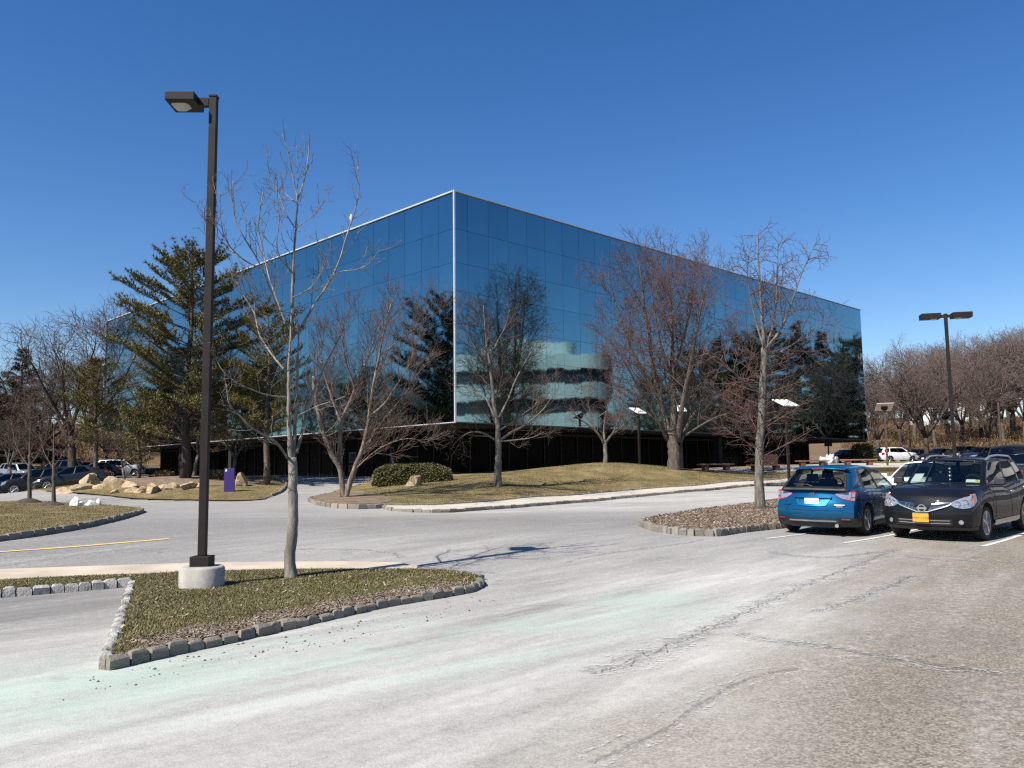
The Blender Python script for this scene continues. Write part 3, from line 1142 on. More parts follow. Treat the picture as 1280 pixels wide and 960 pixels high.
# ---- the slim bare tree on the near island
spur = [dict(n=5.2, ang=48, av=16, len=.66, fall=.5, rr=.36, rmin=.0050, rmax=.012, up=.20, gn=.16, seg=5, sides=4, mb=1),
        dict(n=8.0, ang=48, len=.24, fall=.4, rr=.6, rmin=.0038, up=.12, gn=.25, seg=3, sides=3, mb=1),
        dict(n=9.0, ang=50, len=.07, fall=.3, rr=.7, rmin=.0032, up=.05, gn=.2, seg=1, sides=3, mb=1)]
T1 = [(.083, .060, 0, [(365, 722, 0), (363, 690, 0), (366, 650, 0), (366, 610, 0), (365, 572, 0)]),
      (.050, .030, .6, [(364, 580, 0), (361.5, 540, -.05), (361, 500, -.1), (361, 465, -.1), (363, 420, -.05), (366, 380, 0)]),
      (.032, .017, .7, [(365, 385, 0), (366, 340, 0), (369, 295, .05), (372, 248, .05)]),
      (.016, .004, .7, [(372, 249, .05), (381, 222, .1), (386, 190, .1), (386, 170, .1)]),
      (.014, .004, .7, [(372, 249, .05), (366, 220, 0), (360, 190, -.1), (353, 168, -.1)]),
      (.010, .003, .6, [(371, 255, 0), (372, 215, .1), (371, 180, .2)]),
      (.040, .026, .6, [(366, 575, 0), (369, 530, .1), (371, 480, .15), (373, 430, .2), (374, 405, .2)]),
      (.030, .022, 1, [(371, 566, 0), (380, 530, .2), (392, 490, .3), (403, 464, .4), (415, 440, .5), (430, 412, .6)]),
      (.028, .012, 1, [(374, 412, .2), (383, 398, .2), (392, 382, .2), (410, 355, .3), (424, 327, .3), (433, 296, .3), (441, 272, .3), (447, 250, .3)]),
      (.011, .003, 1, [(447, 250, .3), (449, 232, .3), (447, 208, .3)]),
      (.011, .004, 1, [(414, 345, .3), (428, 339, .2), (445, 337, .1), (460, 330, 0), (475, 312, -.1)]),
      (.026, .010, 1, [(360, 574, 0), (345, 553, -.3), (315, 535, -.6), (300, 520, -.7), (287, 505, -.8), (283, 480, -.9)]),
      (.016, .006, 1, [(361, 497, 0), (335, 494, -.3), (315, 487, -.5), (295, 478, -.6), (276, 460, -.7), (262, 430, -.7)]),
      (.021, .010, 1, [(359, 466, 0), (342, 446, .3), (325, 420, .5), (318, 392, .6), (306, 372, .7), (296, 352, .7)]),
      (.020, .007, 1, [(362, 420, 0), (348, 380, .2), (336, 345, .3), (327, 305, .4), (323, 280, .4), (329, 240, .4)]),
      (.018, .006, 1, [(350, 392, -.1), (338, 362, -.4), (322, 325, -.6), (302, 292, -.8), (292, 265, -.8), (291, 226, -.9)]),
      (.014, .005, 1, [(326, 335, -.5), (305, 325, -.7), (284, 303, -.9), (276, 275, -1.0), (275, 238, -1.1)]),
      (.010, .003, 1, [(300, 322, -.7), (280, 305, -.6), (262, 283, -.6), (244, 252, -.7)]),
      (.014, .005, 1, [(365, 339, 0), (352, 325, -.2), (346, 305, -.3), (349, 272, -.4), (345, 232, -.5)]),
      (.011, .004, 1, [(370, 287, 0), (358, 268, .2), (350, 247, .3), (336, 217, .4)]),
      (.009, .003, 1, [(372, 255, 0), (360, 245, .2), (352, 238, .3)]),
      (.009, .003, 1, [(371, 284, 0), (384, 275, -.3), (393, 266, -.4), (400, 252, -.5)]),
      (.013, .004, 1, [(366, 372, 0), (388, 360, -.4), (402, 340, -.6), (407, 318, -.7)]),
      (.014, .004, 1, [(365, 392, 0), (340, 385, -.5), (318, 372, -.8), (300, 366, -1), (290, 345, -1.1)]),
      (.010, .003, 1, [(362, 440, 0), (345, 425, -.5), (325, 415, -.8), (310, 395, -1.0)]),
      (.014, .004, 1, [(372, 520, 0), (396, 508, -.5), (420, 500, -.7), (438, 492, -.8)]),
      (.011, .004, 1, [(378, 535, 0), (405, 545, .3), (428, 535, .5), (440, 520, .6)])]
T1 = [T1[0]] + [(a * .80, b * .8, c, p) for a, b, c, p in T1[1:]]
hero_tree('bare_tree', 'slim pale-barked leafless tree on the grass island beside the tall dark lamp post', (365, 722), G(365, 722, .078)[1], T1, spur, 3, (M['bark_pale'], M['twig_grey']), sink=.25, lift=.078)

# ---- the multi-stemmed tree with peeling bark by the driveway
fine = [dict(n=3.2, ang=36, av=14, len=2.5, fall=.5, rr=.4, rmin=.011, rmax=.024, up=.16, gn=.16, seg=5, sides=4, mb=1),
        dict(n=5.0, ang=36, len=1.1, fall=.4, rr=.5, rmin=.0085, up=.12, gn=.22, seg=4, sides=3, mb=1),
        dict(n=6.5, ang=38, len=.55, fall=.3, rr=.6, rmin=.0065, up=.08, gn=.25, seg=3, sides=3, mb=1)]
T2 = [(.13, .09, .5, [(430, 622, 0), (426, 590, 0), (415, 568, -.2), (404, 540, -.4), (396, 505, -.6), (392, 470, -.8)]),
      (.12, .05, .9, [(429, 622, 0), (425, 575, .2), (427, 530, .3), (440, 496, .4), (453, 462, .5), (463, 438, .5), (470, 410, .6)]),
      (.13, .04, .9, [(432, 622, 0), (438, 600, 0), (453, 560, -.2), (461, 525, -.3), (467, 480, -.4), (474, 445, -.4), (482, 405, -.5), (490, 375, -.5)]),
      (.09, .03, .9, [(436, 612, 0), (452, 568, .4), (472, 535, .6), (492, 510, .9), (512, 485, 1.1), (530, 455, 1.3)]),
      (.06, .02, .9, [(462, 520, -.3), (480, 505, -.8), (500, 475, -1.2), (514, 450, -1.5), (520, 420, -1.7)]),
      (.05, .02, .9, [(427, 530, .3), (412, 490, .8), (402, 450, 1.0), (405, 415, 1.1)]),
      (.05, .02, .9, [(445, 490, .4), (432, 450, 0), (428, 420, -.2), (432, 395, -.3)]),
      (.04, .015, .9, [(474, 445, -.4), (500, 425, -.1), (525, 405, .2), (540, 385, .3)]),
      (.04, .015, .9, [(440, 590, 0), (475, 560, -.8), (510, 548, -1.2), (535, 555, -1.4)])]
hero_tree('bare_tree', 'multi-stemmed leafless tree with peeling tan bark in the mulch bed by the driveway', (430, 622), 38, T2, fine, 5, (M['bark_birch'], M['twig_brown']), sink=.3, root_flare=1.15)

# ---- vase-shaped tree in front of the glass corner
med = [dict(n=2.4, ang=46, av=16, len=2.0, fall=.5, rr=.4, rmin=.011, rmax=.03, up=.10, gn=.2, seg=5, sides=4, mb=1),
       dict(n=4.2, ang=46, len=.85, fall=.4, rr=.55, rmin=.006, up=.08, gn=.25, seg=4, sides=3, mb=1),
       dict(n=6.0, ang=46, len=.42, fall=.3, rr=.6, rmin=.0045, up=.04, gn=.25, seg=3, sides=3, mb=1)]
T3 = [(.20, .15, 0, [(622, 606, 0), (623, 585, 0), (623, 565, 0), (622, 548, 0)]),
      (.14, .05, .9, [(622, 552, 0), (622, 530, 0), (617, 500, .1), (614, 470, .1), (610, 440, .2), (607, 415, .2), (604, 380, .3)]),
      (.07, .03, 1, [(626, 548, 0), (640, 538, -.3), (655, 530, -.5), (675, 514, -.8), (690, 495, -1.0), (700, 480, -1.1)]),
      (.07, .03, 1, [(622, 525, 0), (613, 508, .3), (606, 495, .4), (588, 486, .7), (574, 478, .9)]),
      (.06, .02, 1, [(619, 548, 0), (605, 540, -.6), (590, 538, -.9), (576, 545, -1.1), (566, 555, -1.2)]),
      (.06, .02, 1, [(624, 520, 0), (636, 495, .6), (646, 470, .9), (660, 445, 1.2), (672, 425, 1.4)]),
      (.06, .02, 1, [(612, 455, .1), (598, 440, -.4), (590, 425, -.6), (580, 405, -.8), (572, 385, -.9)]),
      (.05, .02, 1, [(611, 445, .2), (622, 425, .5), (632, 405, .7), (637, 385, .8)]),
      (.05, .02, 1, [(626, 535, 0), (648, 520, 1.0), (672, 500, 1.5), (688, 470, 1.8)]),
      (.05, .02, 1, [(625, 550, 0), (645, 548, -.9), (665, 545, -1.3), (680, 538, -1.5)])]
hero_tree('bare_tree', 'leafless vase-shaped tree on the lawn just right of the bright glass corner edge', (622, 606), 42, T3, med, 7, (M['bark_grey'], M['twig_brown']), sink=.3)

# ---- small spreading tree on the berm crest
T4 = [(.15, .12, 0, [(757, 581, 0), (757, 568, 0), (756, 556, 0)]),
      (.09, .03, .8, [(756, 560, 0), (762, 548, .3), (775, 538, .5), (790, 522, .8), (797, 505, 1.0)]),
      (.09, .03, .8, [(756, 558, 0), (748, 545, -.3), (738, 535, -.5), (724, 525, -.8), (712, 512, -1)]),
      (.08, .03, .8, [(756, 557, 0), (755, 540, .3), (757, 520, .4), (762, 500, .6)]),
      (.06, .02, .8, [(756, 556, 0), (745, 540, .8), (738, 520, 1.0), (735, 502, 1.2)]),
      (.06, .02, .8, [(757, 556, 0), (768, 540, -.8), (776, 520, -1.0), (780, 503, -1.1)])]
med2 = [dict(d) for d in fine]
med2[0].update(n=2.4, len=1.6, ang=46, up=.06)
hero_tree('bare_tree', 'small low leafless tree with a forked trunk on the crest of the grass berm', (757, 581), 53.5, T4, med2, 9, (M['bark_grey'], M['twig_red']), sink=.3)

# ---- big reddish maple
big = [dict(n=2.4, ang=50, av=18, len=3.5, fall=.45, rr=.4, rmin=.016, rmax=.045, up=.07, gn=.17, seg=5, sides=4, mb=0),
       dict(n=3.4, ang=48, len=1.7, fall=.4, rr=.45, rmin=.0105, up=.08, gn=.22, seg=4, sides=3, mb=1),
       dict(n=4.6, ang=46, len=.8, fall=.3, rr=.6, rmin=.0085, up=.08, gn=.25, seg=3, sides=3, mb=1),
       dict(n=4.6, ang=45, len=.30, fall=.2, rr=.7, rmin=.0075, up=.08, gn=.25, seg=2, sides=3, mb=1)]
T5 = [(.50, .42, 0, [(843, 590, 0), (843, 575, 0), (842, 560, 0), (841, 545, 0)]),
      (.24, .05, .8, [(838, 552, 0), (828, 510, .3), (818, 470, .5), (810, 420, .8), (804, 375, .9), (799, 335, 1.0), (794, 315, 1)]),
      (.28, .05, .8, [(842, 550, 0), (842, 500, 0), (840, 450, -.2), (839, 400, -.3), (836, 350, -.4), (832, 318, -.4)]),
      (.22, .04, .8, [(847, 555, 0), (852, 515, -.5), (861, 470, -.9), (870, 420, -1.2), (880, 370, -1.4), (890, 340, -1.5)]),
      (.16, .04, .9, [(850, 556, 0), (862, 530, .5), (880, 500, 1.0), (898, 465, 1.4), (910, 425, 1.6)]),
      (.15, .04, .9, [(834, 553, 0), (822, 528, -.7), (800, 490, -1.2), (780, 455, -1.6), (766, 430, -1.8)]),
      (.14, .04, .9, [(826, 505, .3), (800, 460, .9), (780, 415, 1.3), (768, 375, 1.6), (760, 345, 1.7)]),
      (.14, .04, .9, [(841, 470, 0), (856, 420, .9), (865, 375, 1.3), (868, 335, 1.5)]),
      (.12, .03, .9, [(842, 480, 0), (825, 430, -1.0), (818, 385, -1.5), (815, 345, -1.7)]),
      (.09, .03, .9, [(856, 548, 0), (885, 530, -.6), (912, 520, -1.0), (935, 530, -1.2)]),
      (.09, .03, .9, [(830, 540, 0), (800, 510, .4), (770, 490, .8), (748, 480, 1.1)])]
T5 = [(a * .82, b * .82, c, p) for a, b, c, p in T5]
hero_tree('bare_tree', 'large broad leafless tree with thick trunk and reddish twigs, left of the benches', (843, 590), 52.5, T5, big, 13, (M['bark_brown'], M['twig_red']), sink=.4, root_flare=1.3)

# ---- tall tree on the mulch island
pin = [dict(n=7.0, ang=66, av=18, len=2.4, fall=.62, rr=.30, rmin=.010, rmax=.019, up=.035, gn=.13, seg=5, sides=4, mb=1),
       dict(n=5.0, ang=46, len=.9, fall=.4, rr=.55, rmin=.0075, up=.03, gn=.22, seg=4, sides=3, mb=1),
       dict(n=5.0, ang=48, len=.34, fall=.3, rr=.6, rmin=.0058, up=.03, gn=.25, seg=3, sides=3, mb=1)]
T6 = [(.155, .10, .95, [(950, 641, 0), (949, 605, 0), (950, 565, 0), (952, 520, 0), (955, 475, 0), (956, 440, 0)]),
      (.065, .012, .55, [(956, 445, 0), (953, 405, 0), (950, 360, 0), (948, 325, 0), (948, 296, 0)]),
      (.05, .012, .55, [(957, 440, 0), (967, 410, .2), (971, 370, .3), (972, 330, .3), (973, 305, .3)]),
      (.05, .010, .6, [(957, 442, 0), (977, 415, -.2), (991, 380, -.3), (1003, 345, -.4), (1020, 308, -.5)]),
      (.04, .010, .6, [(955, 440, 0), (946, 410, .4), (939, 380, .5), (935, 350, .5), (936, 318, .5)]),
      (.035, .010, .7, [(957, 455, 0), (985, 440, .3), (1012, 420, .5), (1035, 402, .7)]),
      (.03, .010, .7, [(953, 500, 0), (925, 478, -.5), (900, 455, -.8), (880, 438, -1.0)])]
hero_tree('bare_tree', 'tall leafless tree with a straight pale trunk on the mulch island beside the blue hatchback', (950, 641), 27.5, T6, pin, 17, (M['bark_grey'], M['twig_red']), sink=.3)


# ---- generic leafless trees
def bare_meshes(seed, h, r, P, limbs, spread, mats, trunk_frac=.3, lean=.05, up=.35):
    rng = random.Random(seed)
    mt, mc = MB(), MB()
    tp = [Vector((0, 0, -.4))]
    cur = Vector((rng.uniform(-lean, lean), rng.uniform(-lean, lean), 1))
    ht = h * trunk_frac
    for i in range(4):
        tp.append(tp[-1] + cur.normalized() * (ht + .4) / 4)
        cur += Vector((rng.uniform(-.06, .06), rng.uniform(-.06, .06), 0))
    mt.tube(tp, [r * 1.3, r, r * .95, r * .9, r * .85], sides=8)
    for i in range(limbs):
        a = 2 * PI * (i + rng.uniform(-.25, .25)) / limbs
        tilt = rng.uniform(.25, 1.0) * spread if i else .08
        d = Vector((math.cos(a) * tilt, math.sin(a) * tilt, 1)).normalized()
        st = tp[-1] if rng.random() < .55 or not i else tp[-2].lerp(tp[-1], rng.random())
        L = (h - ht) * rng.uniform(.75, 1.05) / max(.5, d.z) * (1 if i == 0 else .85)
        pts = [st]
        for j in range(7):
            d = (d + Vector((rng.uniform(-.17, .17), rng.uniform(-.17, .17), rng.uniform(-.08, .12) + up * .12))).normalized()
            pts.append(pts[-1] + d * L / 7)
        r0 = r * rng.uniform(.45, .6)
        mt.tube(pts, r0, r * .06, 6)
        grow([mt, mc], pts, r0, r * .06, 0, P, rng, h / 11.0, .18)
    return mt, mc


def bare_proto(name, seed, h, r, P, limbs, spread, mats, **kw):
    mt, mc = bare_meshes(seed, h, r, P, limbs, spread, mats, **kw)
    root = empty(name, (0, 0, 0))
    mt.build('trunk', mats[0], root, smooth=180, fix=False)
    mc.build('crown', mats[1], root, smooth=180, fix=False)
    root['h'] = h
    return root


def place(proto, px, Y, top_py, label, group=None, rz=0.0, cat='tree', first=False, widen=1.0):
    """put a tree so that its foot is on the ground at (px, Y) and its top reaches the row top_py"""
    o = proto if first else copy_thing(proto)
    p = at(px, Y)
    ht = P3(px, top_py, Y).z - p.z
    s = ht / proto['h']
    o.location = p
    o.scale = (s * widen, s * widen, s)
    o.rotation_euler.z = rz
    tag(o, label, cat, group)
    return o


far_t = [dict(n=2.4, ang=46, av=18, len=3.1, fall=.45, rr=.45, rmin=.02, rmax=.05, up=.06, gn=.2, seg=4, sides=4, mb=0),
         dict(n=3.0, ang=46, len=1.5, fall=.4, rr=.5, rmin=.013, up=.07, gn=.24, seg=3, sides=3, mb=1),
         dict(n=3.6, ang=46, len=.8, fall=.3, rr=.6, rmin=.0105, up=.07, gn=.25, seg=2, sides=3, mb=1)]
W1 = bare_proto('bare_tree', 31, 11, .22, far_t, 8, .75, (M['bark_brown'], M['twig_far']), trunk_frac=.2)
W2 = bare_proto('bare_tree', 32, 11, .18, far_t, 7, .5, (M['bark_brown'], M['twig_far']), trunk_frac=.22)
W3 = bare_proto('bare_tree', 33, 11, .24, far_t, 9, .85, (M['bark_dark'], M['twig_far']), trunk_frac=.2)
W4 = bare_proto('bare_tree', 34, 11, .17, far_t, 5, .6, (M['bark_grey'], M['twig_brown']), trunk_frac=.3)
W5 = bare_proto('bare_tree', 35, 11, .26, far_t, 6, 1.0, (M['bark_dark'], M['twig_brown']), trunk_frac=.28, lean=.15)

# right-hand side
place(W3, 1160, 88, 428, 'dark-trunked leafless tree at the edge of the far parking lot right of the glass building', None, 1.0, first=True)
place(W2, 1236, 84, 442, 'leafless tree with a pale slender trunk behind the twin-headed lamp post', None, 2.0, first=True)
place(W1, 1100, 118, 455, 'thin leafless tree close to the right end of the glass building', None, .4, first=True)
G_R = 'leafless trees on the right hillside'
L_R = 'leafless reddish-grey tree in the wood on the brown hillside behind the right-hand car park'
rt = random.Random(77)
for i, (px, Y, top) in enumerate([(1088, 150, 470), (1112, 160, 462), (1128, 140, 452), (1146, 150, 436), (1172, 128, 434), (1188, 150, 428), (1204, 132, 436), (1216, 155, 424),
                                  (1230, 135, 422), (1246, 150, 418), (1258, 130, 424), (1270, 152, 412), (1284, 128, 420), (1298, 140, 414), (1138, 175, 458), (1182, 178, 440), (1222, 178, 430), (1266, 176, 420), (1312, 132, 415), (1330, 145, 418), (1098, 200, 478), (1122, 215, 470), (1150, 205, 462), (1176, 225, 458), (1200, 210, 455), (1224, 225, 448), (1248, 205, 446), (1272, 220, 440), (1296, 205, 440), (1320, 220, 440)]):
    place((W1, W2, W3)[i % 3], px, Y, top + rt.uniform(-4, 10), L_R, G_R, rt.uniform(0, 6.28), widen=rt.uniform(.95, 1.35))

# left-hand side
place(W5, 90, 76, 405, 'big leafless tree with a dark leaning trunk behind the left parked cars', None, .9, first=True, widen=1.15)
place(W4, 243, 54, 500, 'pale-stemmed spreading leafless tree between the tall pine and the lamp post', None, 0, first=True, widen=1.7)
place(W4, 150, 92, 378, 'leafless tree rising past the left end of the glass building', None, 2.2, widen=1.0)
G_L = 'leafless trees behind the left parked cars'
L_L = 'leafless brown tree on the slope behind the left car park'
for i, (px, Y, top) in enumerate([(-20, 100, 480), (20, 96, 486), (45, 110, 470), (60, 84, 452), (118, 104, 440), (105, 125, 470), (8, 130, 476), (70, 130, 478), (35, 86, 500), (128, 88, 500), (160, 96, 470), (-50, 95, 470), (150, 110, 500)]):
    place((W5, W4, W1)[i % 3], px, Y, top + rt.uniform(-4, 8), L_L, G_L, rt.uniform(0, 6.28), widen=rt.uniform(.95, 1.3))
place(W4, 14, 66, 520, 'low leafless tree with pale spreading branches behind the black parked cars at far left', None, 4.0, widen=1.5)
place(W4, 292, 57, 520, 'low spreading leafless tree in front of the dark ground floor, right of the lamp post', None, 5.0, widen=1.9)
place(W4, 156, 66, 535, 'small leafless tree at the back of the mound beside the white parked car', None, 3.0, widen=1.5)

young = [dict(n=4.5, ang=40, av=12, len=1.5, fall=.5, rr=.4, rmin=.009, rmax=.022, up=.10, gn=.15, seg=4, sides=4, mb=1),
         dict(n=4.0, ang=40, len=.6, fall=.4, rr=.55, rmin=.006, up=.08, gn=.22, seg=3, sides=3, mb=1),
         dict(n=5.0, ang=42, len=.26, fall=.3, rr=.6, rmin=.005, up=.05, gn=.25, seg=2, sides=3, mb=1)]
Y1 = [(.10, .07, 0, [(37, 629, 0), (37, 610, 0), (37, 586, 0), (37, 570, 0)]), (.06, .01, .9, [(37, 585, 0), (37, 560, 0), (38, 535, 0), (36, 508, 0)]),
      (.03, .01, .8, [(37, 585, 0), (26, 570, .3), (18, 550, .5), (14, 528, .6)]), (.03, .01, .8, [(37, 583, 0), (48, 568, -.3), (56, 550, -.5), (60, 530, -.6)])]
hero_tree('bare_tree', 'farther of the two young leafless trees on the left grass island', (37, 629), 42, Y1, young, 21, (M['bark_brown'], M['twig_red']), sink=.2)
Y2 = [(.085, .06, 0, [(67, 638, 0), (67, 615, 0), (67, 595, 0), (67, 585, 0)]), (.05, .01, .9, [(67, 590, 0), (67, 570, 0), (67, 550, 0), (68, 532, 0)]),
      (.03, .01, .8, [(67, 592, 0), (58, 578, .3), (52, 562, .5), (49, 545, .6)]), (.03, .01, .8, [(67, 590, 0), (77, 576, -.3), (84, 562, -.5), (87, 545, -.6)])]
hero_tree('bare_tree', 'nearer of the two young leafless trees on the left grass island, next to white rocks', (67, 638), 37, Y2, young, 23, (M['bark_brown'], M['twig_red']), sink=.2)


# ---- conifers
def tuft(b, p, d, size, n, rng, w=.016):
    for _ in range(n):
        v = Vector((rng.gauss(0, 1), rng.gauss(0, 1), rng.gauss(0, 1))).normalized() + d * .75
        v.normalize()
        s = size * rng.uniform(.7, 1.15)
        q = Vector((v.y, -v.x, rng.uniform(-.4, .4))).normalized() * w
        t = p + v * s
        b.add([p - q, p + q, t], [(0, 1, 2)])


def pine_meshes(seed, h, r, bare, spread, needle, tn, mats, whorl=.55, droop=.0, up=.22, density=1.0, shape=None, tsize=.30, tw=.028):
    rng = random.Random(seed)
    mt, mc = MB(), MB()
    tp = [Vector((0, 0, -.4))]
    for i in range(10):
        z = h * (i + 1) / 10
        tp.append(Vector((math.sin(i * .7 + seed) * .10, math.cos(i * .9 + seed) * .10, z)))
    mt.tube(tp, [r * (1 - .9 * i / 10) * (1.25 if i == 0 else 1) for i in range(11)], sides=8)
    z = bare * h
    k = 0
    while z < h * .985:
        f = (z / h - bare) / (1 - bare)
        reach = spread * (shape(f) if shape else (1 - f) ** .7)
        nb = rng.randint(3, 5)
        for i in range(nb):
            a = 2 * PI * (i + rng.uniform(-.3, .3)) / nb + k * 1.1
            L = max(.35, reach * rng.uniform(.55, 1.15))
            st = Vector((0, 0, z + rng.uniform(-.2, .2)))
            d = Vector((math.cos(a), math.sin(a), .08 + .55 * f - droop))
            d.normalize()
            pts = [st]
            for j in range(6):
                d = (d + Vector((rng.uniform(-.12, .12), rng.uniform(-.12, .12), rng.uniform(-.08, .08) + up * .22))).normalized()
                pts.append(pts[-1] + d * L / 6)
            br = max(.014, r * .22 * (1 - f * .7))
            mt.tube(pts, br, .008, 4, cap=False)
            # side shoots carrying needle tufts
            ns = int(L * 3.4 * density) + 2
            for s_ in range(ns):
                t = .28 + .72 * (s_ + rng.random()) / ns
                q = t * 6
                j = min(5, int(q))
                p = pts[j].lerp(pts[j + 1], q - j)
                dd = (pts[j + 1] - pts[j]).normalized()
                sd_ = rotv(dd, Vector((0, 0, 1)), R(rng.choice((-1, 1)) * rng.uniform(25, 65)))
                sd_.z += rng.uniform(0, .35)
                sl_ = rng.uniform(.35, .85) * (1.25 - .45 * t) * min(1.4, L * .5)
                e = p + sd_ * sl_
                mt.tube([p, p.lerp(e, .5) + Vector((0, 0, .02)), e], .010, .005, 3, cap=False)
                m_ = max(1, int(sl_ / .22))
                for u in range(m_ + 1):
                    tuft(mc, p.lerp(e, (u + .6) / (m_ + .6)), sd_, tsize, tn, rng, tw)
            for _t in range(3): tuft(mc, pts[-1] + Vector((rng.uniform(-.2, .2), rng.uniform(-.2, .2), rng.uniform(-.12, .2))), d, tsize * 1.05, tn, rng, tw)
        z += whorl * rng.uniform(.7, 1.3) * (1 - .35 * f)
        k += 1
    return mt, mc


def pine_proto(name, seed, h, r, bare, spread, needle, tn, mats, **kw):
    mt, mc = pine_meshes(seed, h, r, bare, spread, needle, tn, mats, **kw)
    root = empty(name, (0, 0, 0))
    mt.build('trunk', mats[0], root, smooth=180, fix=False)
    mc.build('crown', mats[1], root, fix=False)
    root['h'] = h
    return root


pshape = lambda f: (.62 + .75 * f) if f < .35 else (.88 * (1 - ((f - .35) / .65) ** 2.0) + .12)
PA = pine_proto('pine_tree', 41, 15, .30, .17, 5.4, None, 15, (M['bark_dark'], M['needle']), shape=pshape, up=.16, density=1.5, whorl=.72, tsize=.27, tw=.024)
PB = pine_proto('pine_tree', 42, 14, .28, .30, 4.6, None, 13, (M['bark_brown'], M['needle_olive']), shape=pshape, up=.16, density=1.3, whorl=.75, tsize=.27, tw=.023)
SA = pine_proto('spruce_tree', 43, 13, .25, .05, 4.0, None, 11, (M['bark_dark'], M['needle_dark']), droop=.25, up=.10, density=1.3, whorl=.55, tsize=.34, tw=.04, shape=lambda f: (1 - f) ** .85)
place(PA, 232, 52, 318, 'tall dark-green pine standing on the mulch mound at the left end of the glass building', None, .6, first=True, widen=1.12)
place(PB, 333, 51, 385, 'olive-green pine with a bare lower trunk behind the slim pale-barked tree', None, 2.0, first=True, widen=.95)
place(PB, 118, 72, 452, 'olive pine in front of the left end of the glass building, behind the dark sedan', None, 4.0, widen=1.05)
place(SA, 22, 88, 436, 'dark brownish-green conifer with layered boughs at the far left', None, 0, first=True, widen=1.2)
place(SA, -16, 82, 462, 'dark conifer cut by the left edge of the photograph', None, 2.0, widen=1.2)
PC = pine_proto('pine_tree', 45, 5, .15, .28, 2.6, None, 8, (M['bark_brown'], M['needle_olive']), up=.45, density=.8, whorl=.42, tsize=.26, shape=lambda f: .55 + .6 * f if f < .6 else 1.0 - 1.4 * (f - .6))
place(PC, 173, 57, 520, 'low bushy olive-green conifer at the back of the mound behind the boulders', None, 1.0, first=True, widen=1.15)
# conifers and bare trees off to the sides, seen in the mirror glass
G_C = 'dark conifers reflected in the right glass face'
for i, (x, y, h) in enumerate([(57, 77, 15), (60, 80, 17), (62, 76, 16), (68, 88, 19), (66, 84, 18), (68, 93, 20), (59, 71, 12), (73, 88, 18), (72, 98, 19), (77, 105, 18), (84, 112, 20), (80, 104, 17), (86, 118, 20), (69, 96, 14), (65, 90, 9)]):
    o = copy_thing(SA if i % 3 else PA)
    o.location = (x, y, H(x, y))
    s = h / (13 if i % 3 else 15)
    o.scale = (s * 1.1, s * 1.1, s)
    o.rotation_euler.z = i * 1.3
    tag(o, 'dark conifer whose reflection shows near the right end of the glass building', 'tree', G_C)
G_B = 'leafless trees reflected in the right glass face'
for i, (x, y, h) in enumerate([(34, 48, 6.0), (39, 53, 7.4), (44, 66, 8), (47, 71, 9), (51, 76, 9)]):
    o = copy_thing((W3, W1, W5)[i % 3])
    o.location = (x, y, H(x, y))
    s = h / 11
    o.scale = (s, s, s)
    o.rotation_euler.z = i * 2.1
    tag(o, 'leafless tree whose reflection shows beside the bright glass corner edge', 'tree', G_B)
G_D = 'trees reflected in the left glass face'
for i, (x, y, h) in enumerate([(-48, 50, 10), (-56, 58, 12), (-58, 46, 11), (-66, 64, 13), (-70, 52, 12), (-62, 72, 12), (-52, 66, 11), (-60, 61, 10), (-73, 68, 14), (-78, 77, 14), (-67, 82, 13), (-82, 60, 13), (-57, 77, 9), (-72, 93, 14), (-80, 98, 14), (-52, 56, 9), (-64, 55, 10), (-86, 88, 15)]):
    o = copy_thing((PB, W5, PA, W1)[i % 4])
    o.location = (x, y, H(x, y))
    s = h / (14 if i % 4 == 0 else 15 if i % 4 == 2 else 11)
    o.scale = (s, s, s)
    o.rotation_euler.z = i * 2.1
    tag(o, 'tree whose reflection shows in the left glass face of the building', 'tree', G_D)


# ---- hedge, shrubs, brush
def leaf_cloud(name, c, size, n, mat, seed, leaf=.06, parent=None, hollow=.55):
    rng = random.Random(seed)
    b = MB()
    for _ in range(n):
        while True:
            v = Vector((rng.uniform(-1, 1), rng.uniform(-1, 1), rng.uniform(0, 1)))
            rr = (abs(v.x) ** 4 + abs(v.y) ** 3 + abs(v.z) ** 4)
            bump_ = .22 * noise.noise(Vector((v.x * 4 + seed, v.y * 3, v.z * 3)))
            if hollow ** 3 < rr < 1 + bump_ - .02: break
        p = Vector((c[0] + v.x * size[0] / 2, c[1] + v.y * size[1] / 2, c[2] + v.z * size[2]))
        d = Vector((rng.gauss(0, 1), rng.gauss(0, 1), rng.gauss(.5, 1))).normalized()
        u = d.orthogonal().normalized() * leaf * rng.uniform(.25, .4)
        t = d * leaf * rng.uniform(.7, 1.5)
        b.add([p - u, p + u, p + t + u * .3, p + t - u * .3], [(0, 1, 2, 3)])
    return b.build(name, mat, parent, fix=False)


def shrub(name, label, cat, px, Y, size, n, mat, seed, leaf=.06, rz=0.0, kind=None, group=None):
    p = at(px, Y)
    o = leaf_cloud(name, (0, 0, 0), size, n, mat, seed, leaf)
    o.location = p + Vector((0, 0, .05))
    o.rotation_euler.z = rz
    tag(o, label, cat, group, kind)
    return o


shrub('hedge', 'long clipped olive-green hedge on the lawn left of the glass corner', 'hedge', 516, 45.5, (4.3, 1.5, 1.15), 26000, M['hedge'], 51, .075)
shrub('bush', 'rounded olive-green bush between parked cars near the right end of the building', 'bush', 1081, 90, (2.6, 2.2, 2.0), 5000, M['hedge'], 52, .12)
for i, (px, Y, s) in enumerate([(270, 52.5, 1.0), (205, 57, .9)]):
    shrub('dry_shrub', ['low dry brown shrub behind the purple sign', 'low dry brown shrub at the back of the mulch mound'][i], 'shrub', px, Y, (1.4 * s, 1.1 * s, .5 * s), 3500, M['brush'], 60 + i, .09)

# brush covering the hillsides (nobody could count it)
rngb = random.Random(90)
b = MB()


